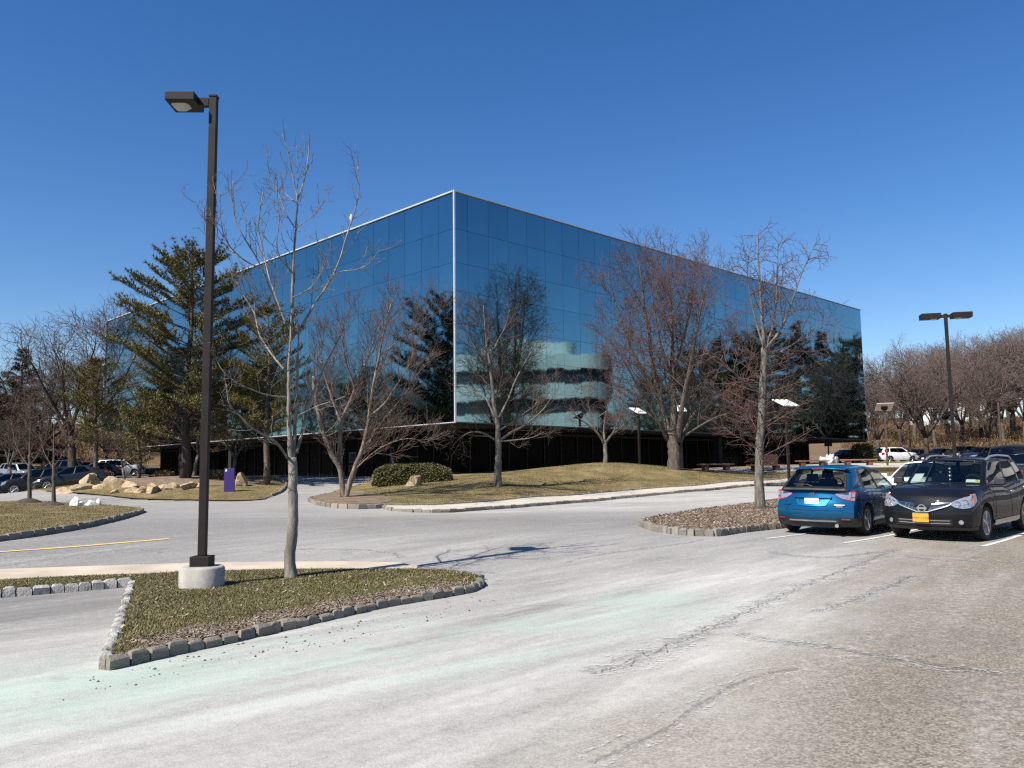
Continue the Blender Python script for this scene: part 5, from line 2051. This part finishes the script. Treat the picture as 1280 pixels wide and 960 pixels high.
    def gpt(s, u, v, sg):
        """greenhouse flank: u front->rear, v belt->roof"""
        S = s.S
        x1, x2, x3, x4 = S['gh']
        xb, xt = x1 + (x4 - x1) * u, x2 + (x3 - x2) * u
        z0 = s.ztop(xb) - .035
        zt_ = interp(u, [(0, S['zr'][0]), (.4, S['zr'][1] - .035), (1, S['zr'][2])])
        vv = v ** .92
        x = xb + (xt - xb) * v
        wb_, wr_ = S['wbelt'] * s.W / 2, S['wroof'] * s.W / 2
        nar = 1 - .07 * abs(2 * u - .9) ** 3
        y = (wb_ + (wr_ - wb_) * (v ** 1.25)) * nar
        return Vector((x, sg * y, z0 + (zt_ - z0) * vv))

    def greenhouse(s, glass):
        S = s.S
        paint_ = MB()
        ub = [0] + [q for p in S['panes'] for q in p] + [1]
        us = []
        for a, c in zip(ub, ub[1:]):
            k = max(1, int((c - a) / .09))
            us += [a + (c - a) * i / k for i in range(k)]
        us.append(1)
        vs_ = [0, .05, .3, .6, S['hi'], 1]
        for sg in (1, -1):
            for pi_, (a, c) in enumerate(S['panes']):
                g = MB()
                cols = [u for u in us if a - 1e-6 <= u <= c + 1e-6]
                g.grid([[s.gpt(u, v, sg) for u in cols] for v in vs_[1:5]])
                g.build('side_window', glass if pi_ or s.detail == 0 else M['glass_clear'], s.root, smooth=60)
            for i in range(len(us) - 1):
                um = (us[i] + us[i + 1]) / 2
                for j in range(len(vs_) - 1):
                    inp = any(a < um < c for a, c in S['panes'])
                    if inp and 1 <= j <= 3: continue
                    q = [s.gpt(us[i], vs_[j], sg), s.gpt(us[i + 1], vs_[j], sg), s.gpt(us[i + 1], vs_[j + 1], sg), s.gpt(us[i], vs_[j + 1], sg)]
                    inner_pillar = not inp and 1 <= j <= 3 and .2 < um < .72
                    paint_.add(q, [(0, 1, 2, 3)], 1 if inner_pillar else 0)
        ks = [-1, -.92, -.6, -.3, 0, .3, .6, .92, 1]
        for nm, u, bow, v0 in (('windscreen', 0, .16, .03), ('rear_window', 1, -.10 if s.style != 'pickup' else -.02, .10)):
            def wp(k, v):
                p = s.gpt(u, v, 1)
                return Vector((p.x + bow * (1 - k * k) * (1 - .45 * v), p.y * k, p.z + .05 * v * (1 - k * k) + .015 * (1 - v) * (1 - k * k)))
            vv = [0, v0, .35, .65, .93 if u == 0 else .88, 1]
            g = MB()
            g.grid([[wp(k, v) for k in ks[1:-1]] for v in vv[1:5]])
            g.build(nm, M['glass_clear'] if s.detail and (u == 0 or s.style == 'hatch') else glass, s.root, smooth=60)
            for j in range(5):
                for i in range(len(ks) - 1):
                    if 1 <= j <= 3 and 1 <= i <= len(ks) - 3: continue
                    paint_.add([wp(ks[i], vv[j]), wp(ks[i + 1], vv[j]), wp(ks[i + 1], vv[j + 1]), wp(ks[i], vv[j + 1])], [(0, 1, 2, 3)], 1 if (j == 0 or (u == 1 and j < 4 and s.style == 'hatch')) else 0)
        rows = []
        for q in range(9):
            u = q / 8
            row = []
            for k in ks:
                p = s.gpt(u, 1, 1)
                e = .16 * (1 - .45) * (1 - u) ** 6 + (-.10 if s.style != 'pickup' else -.02) * .55 * u ** 6
                row.append(Vector((p.x + e * (1 - k * k), p.y * k, p.z + .05 * (1 - k * k))))
            rows.append(row)
        paint_.grid(rows)
        o = paint_.build('roof', [s.pm, M['plastic']], s.root, fix=False)
        bm = bmesh.new()
        bm.from_mesh(o.data)
        bmesh.ops.remove_doubles(bm, verts=bm.verts, dist=.002)
        bmesh.ops.recalc_face_normals(bm, faces=bm.faces)
        bm.to_mesh(o.data)
        bm.free()
        o.data.polygons.foreach_set('use_smooth', [True] * len(o.data.polygons))
        o.data.set_sharp_from_angle(angle=R(50))
        so_ = o.modifiers.new('shell', 'SOLIDIFY')
        so_.thickness = .02
        so_.offset = -1

    def wheels(s, rim):
        S = s.S
        r, tw = S['wr'], S['tw']
        for xw in S['wb']:
            for sg in (1, -1):
                yc = sg * (s.W / 2 - tw / 2 - .02)
                b = MB()
                pr_ = [(r * .66, -tw / 2 + .01), (r * .90, -tw / 2), (r * .985, -tw / 2 + .03), (r, -tw / 4), (r, tw / 4), (r * .985, tw / 2 - .03), (r * .90, tw / 2), (r * .66, tw / 2 - .01)]
                b.lathe([(a, h) for a, h in pr_], n=32, axis='y', close=True)
                w_ = b.build('wheel', M['tyre'], s.root, smooth=45)
                w_.location = (xw, yc, r)
                b = MB()
                yo = sg * (tw / 2 - .012)
                b.lathe([(r * .68, yo), (r * .62, yo + sg * .006), (r * .60, yo - sg * .03), (r * .58, yo - sg * .10), (.01, yo - sg * .105)], n=32, axis='y', mi=1)
                ns = 5 if s.style != 'pickup' else 6
                for k in range(ns):
                    for dl in (-.13, .13):
                        a = 2 * PI * k / ns + .3
                        p0 = Vector((math.cos(a) * r * .12, yo - sg * .022, math.sin(a) * r * .12))
                        p1 = Vector((math.cos(a + dl) * r * .64, yo - sg * .008, math.sin(a + dl) * r * .64))
                        b.tube([p0, p1], .030, .021, 4)
                b.lathe([(r * .70, yo - sg * .012), (r * .69, yo + sg * .004), (r * .60, yo + sg * .004), (r * .60, yo - sg * .02)], n=32, axis='y')
                b.lathe([(.06, yo - sg * .03), (.055, yo + sg * .004), (.01, yo + sg * .008)], n=12, axis='y')
                b.build('rim', [rim, M['rim_dark']], w_, smooth=40)

    def strip(s, name, cols, mat, off=.012, depth=.03, parent=None):
        """lamp or trim hugging an end face and wrapping on to the flank. cols: (kind, a, zlo, zhi) kind f/r: a=y on face, s: a=x on flank; sg via sign of a"""
        rows_o, rows_i = [], []
        for kind, a, zl, zh, sg in cols:
            ro, ri = [], []
            for z in (zl, (zl + zh) / 2, zh):
                if kind in 'fr':
                    e = 1 if kind == 'f' else -1
                    po, pi_ = s.face(a, z, e, off), s.face(a, z, e, -depth)
                else:
                    po, pi_ = s.side(a, z, off), s.side(a, z, -depth)
                    po.y *= sg
                    pi_.y *= sg
                ro.append(po)
                ri.append(pi_)
            rows_o.append(ro)
            rows_i.append(ri)
        b = MB()
        loop = [o_ + i_[::-1] for o_, i_ in zip(rows_o, rows_i)]
        b.grid(loop, wrap=True)
        n = len(loop[0])
        b.add(loop[0], [tuple(range(n))])
        b.add(loop[-1], [tuple(range(n))])
        return b.build(name, mat, parent or s.root, smooth=50)

    def lights(s):
        S, w_ = s.S, s.W / 2
        L2 = s.L / 2
        for sg in (1, -1):
            st = s.style
            if st == 'hatch':
                f = [('f', .56, .64, .70), ('f', .68, .60, .72), ('f', .80, .60, .74), ('s', L2 - .12, .61, .75), ('s', L2 - .32, .66, .77)]
                rr = [('r', .46, .86, .90), ('r', .60, .78, .93), ('r', .76, .74, .94)]
                r2 = [('r', .76, .74, .94), ('r', .83, .74, .95), ('s', -L2 + .06, .75, .95), ('s', -L2 + .28, .82, .955)]
            elif st == 'suv':
                f = [('f', .49, .74, .775), ('f', .58, .685, .83), ('f', .70, .665, .88), ('f', .82, .68, .92), ('s', L2 - .12, .72, .935), ('s', L2 - .34, .80, .95)]
                rr = [('r', .66, .82, 1.0), ('r', .76, .8, 1.04), ('r', .84, .8, 1.06)]
                r2 = [('r', .84, .8, 1.06), ('s', -L2 + .06, .82, 1.07), ('s', -L2 + .3, .9, 1.08)]
            elif st == 'sedan':
                f = [('f', .54, .60, .66), ('f', .70, .57, .69), ('f', .82, .58, .71), ('s', L2 - .12, .6, .73), ('s', L2 - .36, .67, .75)]
                rr = [('r', .45, .78, .88), ('r', .62, .74, .9), ('r', .82, .72, .9)]
                r2 = [('r', .82, .72, .9), ('s', -L2 + .06, .74, .9), ('s', -L2 + .3, .82, .91)]
            else:
                f = [('f', .6, .80, .98), ('f', .76, .78, 1.0), ('f', .9, .78, 1.02), ('s', L2 - .12, .8, 1.03), ('s', L2 - .25, .84, 1.03)]
                rr = [('r', .84, .9, 1.14), ('r', .92, .9, 1.14), ('s', -L2 + .04, .9, 1.14)]
                r2 = [('s', -L2 + .04, .9, 1.14), ('s', -L2 + .08, .9, 1.14)]

            def cv(c): return [(k, a * (sg if k in 'fr' else 1), zl, zh, sg) for k, a, zl, zh in c]
            hl = s.strip('headlight', cv(f), M['clear_lens'])
            if s.detail and st == 'suv':
                s.strip('indicator', cv([('s', L2 - .10, .735, .93), ('s', L2 - .22, .77, .94)]), M['amber_lens'], .016, .01, hl)
                for (y, z, r_) in ((.62, .755, .05), (.735, .785, .055)):
                    b = MB()
                    b.lathe([(r_, 0), (r_ * .8, .012), (r_ * .5, .004), (.005, .006)], n=16)
                    m_ = Matrix.Translation(s.face(sg * y, z, 1, .016)) @ Matrix.Rotation(R(90), 4, 'Y')
                    for i in range(len(b.v)): b.v[i] = tuple(m_ @ Vector(b.v[i]))
                    b.build('reflector', M['chrome'], hl, smooth=40)
            tl = s.strip('tail_light', cv(r2), M['red_lens'])
            if st == 'hatch' and s.detail:
                # white reversing and brake lenses inside a thin red frame
                s.strip('lens_frame', cv(rr), M['red_lens'], .010, .02, tl)
                s.strip('clear_lens', cv([('r', .475, .862, .892), ('r', .60, .792, .918), ('r', .752, .765, .922)]), M['clear_lens'], .016, .005, tl)
                s.strip('clear_lens', cv([('r', .768, .83, .92), ('r', .83, .83, .92), ('s', -L2 + .06, .83, .91)]), M['clear_lens'], .016, .005, tl)
                s.strip('clear_lens', cv([('r', .765, .75, .80), ('r', .83, .75, .80), ('s', -L2 + .07, .755, .80)]), M['clear_lens'], .016, .005, tl)
            else:
                s.strip('lens', cv(rr), M['red_lens'], .012, .02, tl)

    def plate(s, end, z, mat, y=0.0, h=.155, w_=.305, txt=None, off=.02, tilt=0.0):
        p = s.face(y, z, end, off)
        b = MB()
        b.box((0, 0, 0), (.014, w_, h))
        o = b.build('licence_plate', mat, s.root, bevel=.003)
        o.location = p
        if txt:
            text_mesh(txt, .075, 'lettering', M['plate_ink'], o, (end * .008, 0, -.005), (R(90), 0, R(90 * end)), .0015)
        return o

    def seat_at(s, x, y, mat, zb, zt_, head=True):
        b = MB()
        b.box((x, y, (zb + zt_) / 2), (.14, .46, zt_ - zb), taper=.88)
        o = b.build('seat', mat, s.root, bevel=.04, smooth=60)
        if head:
            b = MB()
            b.box((x - .01, y, zt_ + .11), (.10, .26, .17), taper=.85)
            b.tube([Vector((x, y - .06, zt_ - .02)), Vector((x, y - .06, zt_ + .06))], .007, .007, 5)
            b.tube([Vector((x, y + .06, zt_ - .02)), Vector((x, y + .06, zt_ + .06))], .007, .007, 5)
            b.build('headrest', mat, o, bevel=.035, smooth=60)
        return o

    def inside(s, mat):
        S = s.S
        x1, x2, x3, x4 = S['gh']
        z = s.ztop(0) - .02
        zr_ = S['zr'][1]
        top = zr_ - .33
        for y in (.37, -.37): s.seat_at(x2 - .42, y, mat, z - .05, top)
        if s.style != 'pickup':
            for y in (.42, -.42): s.seat_at(x2 - 1.25, y, mat, z - .05, top - .06)
        b = MB()
        b.box((x1 - .42, 0, z + .0), (.5, s.W * .74, .12))
        b.lathe([(.175, -.012), (.19, 0), (.175, .012), (.16, 0)], (0, 0, 0), 20, close=True)
        k = 80
        mt = Matrix.Translation((x1 - .78, .37, z + .07)) @ Matrix.Rotation(R(-62), 4, 'Y')
        for i in range(len(b.v) - k, len(b.v)): b.v[i] = tuple(mt @ Vector(b.v[i]))
        b.build('dashboard', M['cabin'], s.root, smooth=40)
        b = MB()
        b.box((x2 + .16, 0, S['zr'][0] - .07), (.03, .24, .07))
        b.build('rear_view_mirror', M['plastic'], s.root, bevel=.01)

    def trim(s):
        S, W2, L2 = s.S, s.W / 2, s.L / 2
        x1, x2, x3, x4 = S['gh']
        # mirrors
        for sg in (1, -1):
            b = MB()
            zm = s.ztop(x1) + .06
            b.box((x1 - .30, sg * (W2 + .09), zm), (.13, .21, .15), taper=.85)
            b.box((x1 - .28, sg * (W2 - .05), zm - .05), (.07, .16, .045))
            b.build('wing_mirror', M['plastic'] if s.style != 'sedan' else s.pm, s.root, bevel=.025, smooth=60)
        st = s.style
        if st == 'hatch' and s.detail:
            s.strip('bumper', [('s', -L2 + .42, .20, .36, 1), ('s', -L2 + .15, .20, .385, 1), ('r', .80, .20, .385, 1), ('r', .5, .20, .37, 1), ('r', 0, .20, .365, 1), ('r', -.5, .20, .37, 1), ('r', -.80, .20, .385, 1), ('s', -L2 + .15, .20, .385, -1), ('s', -L2 + .42, .20, .36, -1)], M['plastic'], .034, .03)
            s.strip('bumper_trim', [('r', y, .305, .335, 1) for y in (.5, .25, 0, -.25, -.5)], M['satin'], .046, .01)
            for sg in (1, -1): s.strip('reflector', [('r', sg * y, .352, .376, 1) for y in (.60, .68, .76)], M['red_lens'], .044, .01)
            b = MB()
            b.tube([Vector((-L2 + .02, -.52, .235)), Vector((-L2 + .3, -.52, .235))], .04, .04, 12)
            b.build('exhaust', M['chrome'], s.root, smooth=40)
            # bright tailgate panel round the plate
            s.strip('plate_recess', [('r', y, zl, .795, 1) for y, zl in ((.36, .76), (.29, .645), (.15, .63), (0, .63), (-.15, .63), (-.29, .645), (-.36, .76))], s.pm, .010, .02)
            s.strip('plate_brow', [('r', y, .80, .83 + .02 * (1 - abs(y) / .4), 1) for y in (.40, .2, 0, -.2, -.4)], s.pm, .045, .02)
            s.plate(-1, .715, M['plate_white'], txt='JGP 6090', off=.022)
            # oval badge with stars on the tailgate
            b = MB()
            for a in range(1):
                pts = [(math.cos(t) * .075, math.sin(t) * .042) for t in [2 * PI * k / 24 for k in range(24)]]
                b.grid([[(0, y, z) for y, z in pts], [(-.012, y * .95, z * .95) for y, z in pts], [(-.012, y * .86, z * .82) for y, z in pts], [(-.004, y * .84, z * .8) for y, z in pts]], wrap=True)
            for y, z, r_ in ((.03, .012, .018), (-.015, .016, .009), (-.035, .004, .009), (-.02, -.014, .009), (.0, -.008, .009), (-.002, .008, .007)):
                b.box((-.008, -y, z), (.01, r_, r_))
            o = b.build('emblem', M['chrome'], s.root)
            o.location = s.face(0, .865, -1, .012)
            for y, z, w_ in ((-.56, .66, .20), (-.56, .625, .12), (.56, .66, .16), (.56, .595, .05)):
                s.strip('badge', [('r', y + k * w_ / 2, z - .008, z + .008, 1) for k in (-1, 0, 1)], M['satin'] if y < 0 else M['rim_dark'], .012, .005)
            # creases
            s.strip('crease', [('r', y, .545, .553, 1) for y in (.62, .3, 0, -.3, -.62)], s.pm, .012, .01)
            # spoiler, fin, wiper
            b = MB()
            zt_ = S['zr'][2]
            pr0 = [(x3 + .02, -.60, zt_ + .005), (x3 - .16, -.56, zt_ - .025), (x3 - .20, -.3, zt_ + .0), (x3 - .21, 0, zt_ + .012), (x3 - .20, .3, zt_ + .0), (x3 - .16, .56, zt_ - .025), (x3 + .02, .60, zt_ + .005), (x3 + .02, .3, zt_ + .045), (x3 + .02, 0, zt_ + .055), (x3 + .02, -.3, zt_ + .045)]
            b.prism(pr0, (0, 0, .022))
            b.build('spoiler', s.pm, s.root, bevel=.006, smooth=50)
            b = MB()
            b.hexa([(x3 + .2, -.02, zt_ + .07), (x3 + .42, -.02, zt_ + .075), (x3 + .42, .02, zt_ + .075), (x3 + .2, .02, zt_ + .07), (x3 + .18, -.008, zt_ + .15), (x3 + .23, -.008, zt_ + .15), (x3 + .23, .008, zt_ + .15), (x3 + .18, .008, zt_ + .15)])
            b.build('aerial', s.pm, s.root, bevel=.004)
            b = MB()
            w0 = s.gpt(1, .10, 1)
            b.tube([Vector((w0.x - .13, -.02, w0.z + .03)), Vector((w0.x - .10, .10, w0.z + .07)), Vector((w0.x - .06, .42, w0.z + .075))], .012, .008, 5)
            b.build('wiper', M['plastic'], s.root)
            b = MB()
            b.box((x3 - .19, 0, zt_ + .005), (.03, .26, .02))
            b.build('brake_lamp', M['red_lens'], s.root)
        elif st == 'suv' and s.detail:
            # V-shaped chrome grille with egg-crate inserts
            for sg in (1, -1):
                s.strip('grille', [('f', sg * y, zl, zh, 1) for y, zl, zh in ((.12, .61, .645), (.20, .625, .735), (.36, .675, .755), (.50, .735, .77))], M['plastic'], .008, .02)
                s.strip('grille_surround', [('f', sg * y, zl, zl + .020, 1) for y, zl in ((.0, .588), (.11, .59), (.19, .618), (.34, .668), (.47, .715), (.515, .752))], M['satin'], .028, .01)
                s.strip('grille_surround', [('f', sg * y, zh, zh + .016, 1) for y, zh in ((.18, .742), (.30, .755), (.42, .766), (.52, .768))], M['chrome'], .022, .01)
                b = MB()
                for y, zl, zh in ((.18, .625, .745), (.26, .64, .755), (.335, .66, .76), (.41, .69, .765)):
                    pa, pb = s.face(sg * (y + .02), zl, 1, .018), s.face(sg * (y - .02), zh, 1, .018)
                    b.tube([pa, pb], .008, .008, 4)
                for f_ in (.38, .72):
                    b.tube([s.face(sg * y, zl + (zh - zl) * f_, 1, .018) for y, zl, zh in ((.16, .62, .745), (.26, .64, .755), (.36, .67, .76), (.45, .71, .768))], .007, .007, 4)
                b.build('grille_bar', M['chrome'], s.root, smooth=60)
                b = MB()
                p = s.face(sg * .66, .40, 1, .01)
                b.lathe([(.040, 0), (.044, .012), (.034, .016), (.03, .006), (.005, .008)], n=18)
                m_ = Matrix.Translation(p) @ Matrix.Rotation(R(sg * 22), 4, 'Z') @ Matrix.Rotation(R(90), 4, 'Y')
                for i in range(len(b.v)): b.v[i] = tuple(m_ @ Vector(b.v[i]))
                b.build('fog_light', M['clear_lens'], s.root, smooth=40)
            b = MB()
            b.lathe([(.078, 0), (.078, .012), (.058, .012), (.058, .0)], n=28, close=True)
            b.box((0, 0, .010), (.040, .19, .016))
            m_ = Matrix.Translation(s.face(0, .665, 1, .035)) @ Matrix.Rotation(R(90), 4, 'Y')
            for i in range(len(b.v)): b.v[i] = tuple(m_ @ Vector(b.v[i]))
            b.build('emblem', M['chrome'], s.root, smooth=40)
            # lower intake, plate, bumper lip
            s.strip('air_intake', [('f', y, .33, .455, 1) for y in (-.52, -.3, 0, .3, .52)], M['plastic'], .006, .03)
            for z in (.365, .42): s.strip('intake_bar', [('f', y, z, z + .014, 1) for y in (-.48, -.25, 0, .25, .48)], M['satin'], .012, .01)
            s.strip('bumper_lip', [('s', L2 - .42, .24, .31, 1), ('s', L2 - .15, .24, .30, 1), ('f', .75, .235, .30, 1), ('f', .4, .235, .30, 1), ('f', 0, .235, .30, 1), ('f', -.4, .235, .30, 1), ('f', -.75, .235, .30, 1), ('s', L2 - .15, .24, .30, -1), ('s', L2 - .42, .24, .31, -1)], M['plastic'], .014, .03)
            s.plate(1, .475, M['plate_orange'], y=-.02, txt='HBP 1799', off=.05)
            b = MB()
            p = s.face(-.02, .565, 1, .05)
            b.box(tuple(p), (.012, .30, .018))
            b.build('plate_frame', M['chrome'], s.root)
            # silver sill strip, roof rails
            for sg in (1, -1):
                rows = []
                for i in range(9):
                    x = S['wb'][0] - .48 - (S['wb'][0] - S['wb'][1] - .96) * i / 8
                    a, c = s.side(x, .30, .02), s.side(x, .375, .016)
                    rows.append([Vector((a.x, sg * a.y, .285)), Vector((a.x, sg * (a.y + .015), .33)), Vector((c.x, sg * c.y, .375))])
                b = MB()
                b.grid(rows)
                b.build('sill_strip', M['satin'], s.root, smooth=60)
                pts = []
                for i in range(13):
                    u = .06 + .86 * i / 12
                    p = s.gpt(u, 1, sg)
                    lift = .075 * min(1, min(i, 12 - i) / 1.6)
                    pts.append(Vector((p.x, p.y * .96, p.z + .0 + lift)))
                b = MB()
                b.tube(pts, .022, .022, 8)
                b.build('roof_rail', M['satin'], s.root, smooth=60)
                for u in (.40, .70):
                    p = s.gpt(u + .03, 0, sg)
                    b = MB()
                    q = s.side(p.x - .08, s.ztop(p.x) - .17, .02)
                    b.box((q.x, sg * q.y, q.z), (.19, .035, .032))
                    b.build('door_handle', M['satin'], s.root, bevel=.008)
            # things behind the windscreen and the wipers
            def ws(k, v, off):
                p = s.gpt(0, v, 1)
                return Vector((p.x + .16 * (1 - k * k) * (1 - .45 * v) + off, p.y * k, p.z + .05 * v * (1 - k * k)))
            for nm, k0, k1, v0, v1, mt in (('dash_paper', -.92, -.62, .12, .42, M['paper']), ('windscreen_sticker', .58, .80, .12, .22, M['paper']), ('windscreen_sticker', .80, .93, .11, .21, M['paper_yellow'])):
                b = MB()
                b.prism([ws(k0, v0, -.04), ws(k1, v0, -.04), ws(k1, v1, -.04), ws(k0, v1, -.04)], (-.006, 0, -.003))
                b.build(nm, mt, s.root)
            b = MB()
            zt_ = S['zr'][0] - .12
            b.tube([Vector((x2 + .22, 0, zt_)), Vector((x2 + .22, 0, zt_ - .30))], .004, .004, 4)
            for k, (r_, dz) in enumerate(((.035, .05), (.028, .12), (.04, .20), (.03, .28))):
                b.lathe([(.004, r_), (r_ * .7, r_ * .6), (r_, 0), (r_ * .7, -r_ * .6), (.004, -r_)], (x2 + .22, 0, zt_ - dz), 10)
            b.build('hanging_ornament', M['satin'], s.root, smooth=50)
            b = MB()
            for y0, y1 in ((.55, .02), (-.05, -.58)):
                b.tube([ws(y0, .0, .02), ws((y0 + y1) / 2, .05, .02), ws(y1, .07, .02)], .010, .008, 5)
            b.build('wiper', M['plastic'], s.root)
        else:
            s.plate(1, .42 if st != 'pickup' else .62, M['plate_orange'] if st == 'pickup' else M['plate_white'], off=.02)
            s.plate(-1, .80 if st != 'pickup' else .55, M['plate_white'], off=.02)
            hz = {'sedan': (.40, .52), 'suv': (.62, .76), 'hatch': (.38, .5), 'pickup': (.62, 1.0)}[st]
            s.strip('grille', [('f', y, hz[0], hz[1], 1) for y in (-.42, -.2, 0, .2, .42)], M['plastic'], .008, .02)
        # shut lines and handles on the flanks of the close cars
        if s.detail and st in ('hatch', 'suv'):
            for sg in (1, -1):
                b = MB()
                for xl in ((x1 - .30), (x1 - 1.38), (x4 + .92 if st == 'hatch' else x4 + 1.0)):
                    pts = []
                    for i in range(8):
                        z = S['sill'] + .16 + (s.ztop(xl) - .06 - S['sill'] - .16) * i / 7
                        if z < s.arch(xl) + .02: continue
                        p = s.side(xl, z, .0015)
                        pts.append(Vector((p.x, sg * p.y, p.z)))
                    if len(pts) > 1: b.tube(pts, .0045, .0045, 4)
                b.build('shut_line', M['plastic'], s.root)
                if st == 'hatch':
                    for xl in (x1 - 1.25, x1 - 2.2):
                        q = s.side(xl, s.ztop(xl) - .15, .018)
                        b = MB()
                        b.box((q.x, sg * q.y, q.z), (.18, .03, .03))
                        b.build('door_handle', s.pm, s.root, bevel=.008)
                    rows = []
                    for i in range(9):
                        x = S['wb'][0] - .42 - (S['wb'][0] - S['wb'][1] - .84) * i / 8
                        a = s.side(x, .25, .022)
                        rows.append([Vector((a.x, sg * (a.y - .02), .185)), Vector((a.x, sg * (a.y + .01), .22)), Vector((a.x, sg * (a.y - .012), .30))])
                    b = MB()
                    b.grid(rows)
                    b.build('side_skirt', M['satin'] if False else M['plastic'], s.root, smooth=60)


def ground_tilt(car, dx=1.4):
    """sit the car on the sloping ground"""
    a = car.root.rotation_euler.z
    x, y = car.root.location.x, car.root.location.y
    f = Vector((math.cos(a), math.sin(a)))
    zf, zr_ = H(x + f.x * dx, y + f.y * dx), H(x - f.x * dx, y - f.y * dx)
    l = Vector((-f.y, f.x))
    zl, zr2 = H(x + l.x * .75, y + l.y * .75), H(x - l.x * .75, y - l.y * .75)
    car.root.location.z = (zf + zr_ + zl + zr2) / 4 + .004
    car.root.rotation_euler = (math.atan2(zl - zr2, 1.5), -math.atan2(zf - zr_, 2 * dx), a)


hd = 43.0
fv = Vector((math.sin(R(hd)), math.cos(R(hd)), 0))
rv = Vector((math.cos(R(hd)), -math.sin(R(hd)), 0))
# blue hatchback: rear axle from its two wheel feet in the photo
hb = R(40)
fb = Vector((math.sin(hb), math.cos(hb), 0))
ra = Vector((6.90, 18.9, 0))
c = Car('blue_hatchback', 'bright blue hatchback seen from behind, parked beside the mulch island', 'hatch', M['p_blue'], ra + fb * 1.31, 40, detail=1, glass='glass_half', seat='cabin', rim='rim_silver')
ground_tilt(c)
# dark SUV: front left wheel and rear left wheel in the photo
fw = Vector((9.36, 17.15, 0))
lv = Vector((math.cos(R(45)), -math.sin(R(45)), 0))
c = Car('dark_suv', 'dark navy sport utility vehicle facing the camera with silver roof rails and an orange plate', 'suv', M['p_black'], fw - lv * .80 + Vector((math.sin(R(45)), math.cos(R(45)), 0)) * 1.36, 225, detail=1, glass='glass_tint', seat='seat_light')
ground_tilt(c)


def lot_car(name, label, style, mat, px, Y, heading, cat='car', detail=0, group=None, lift=0.0):
    p = at(px, Y)
    c = Car(name, label, style, M[mat], p, heading, cat, detail, group=group)
    ground_tilt(c)
    c.root.location.z += lift
    return c


lot_car('white_sedan', 'white sedan parked nose to nose between the blue hatchback and the dark SUV', 'sedan', 'p_white', 1158, 27.0, 225, detail=1)
pk = lot_car('pickup_truck', 'dark green-grey pickup truck at the right edge, behind the dark SUV', 'pickup', 'p_green', 1276, 27.0, 48, 'truck', 1)
lot_car('silver_suv', 'silver car with red tail lights showing above the pickup cab', 'suv', 'p_silver', 1280, 40, 25)
# far right lot
lot_car('white_suv', 'white sport utility vehicle parked in the far right lot by the grey-topped walkway lamp', 'suv', 'p_white', 1121, 91, 78)
lot_car('dark_car', 'small black car by the white rubble under the end of the building', 'hatch', 'p_jet', 1056, 96, 250)
lot_car('grey_car', 'dark grey car just left of the white sport utility vehicle in the far lot', 'sedan', 'p_grey', 1102, 103, 55)
lot_car('dark_red_car', 'dark red car in the far lot beside the dark-trunked tree', 'sedan', 'p_red', 1146, 94, 230)
lot_car('black_sedan', 'black sedan in the far lot, left of the twin-headed lamp post', 'sedan', 'p_jet', 1175, 88, 245)
lot_car('black_suv', 'black sport utility vehicle in the far lot right of the twin-headed lamp post', 'suv', 'p_jet', 1205, 84, 240)
lot_car('navy_car', 'dark blue car in the far lot over the roof of the dark SUV', 'sedan', 'p_navy', 1228, 80, 242)
lot_car('white_car', 'white car in the far lot partly hidden by the pickup cab', 'sedan', 'p_white', 1248, 86, 240)
# left lot
lot_car('slate_sedan', 'slate grey sedan behind the boulders, the nearest of the left parked cars', 'sedan', 'p_grey', 92, 57.0, 246, detail=0)
lot_car('black_suv', 'black sport utility vehicle with a bright headlight next to the slate grey sedan', 'suv', 'p_jet', 50, 58.5, 246)
lot_car('black_car', 'black car with its nose behind the farther sapling at the left', 'sedan', 'p_navy', 12, 58.0, 246)
lot_car('black_car', 'black car cut off by the left edge of the photograph', 'hatch', 'p_jet', -24, 58.0, 246)
lot_car('silver_car', 'silver car in the second row behind the black cars at far left', 'suv', 'p_silver', 26, 74, 120)
lot_car('white_suv', 'white sport utility vehicle parked beyond the mound, left of the small conifer', 'suv', 'p_white', 150, 84, 70)
lot_car('black_sedan', 'black sedan in the second row left of the white parked vehicle', 'sedan', 'p_jet', 121, 80, 250)
lot_car('dark_red_car', 'dark red car in the second row behind the slate grey sedan', 'hatch', 'p_red', 98, 82, 250)
lot_car('black_suv', 'black sport utility vehicle in the second row behind the nearer black one', 'suv', 'p_jet', 72, 80, 250)
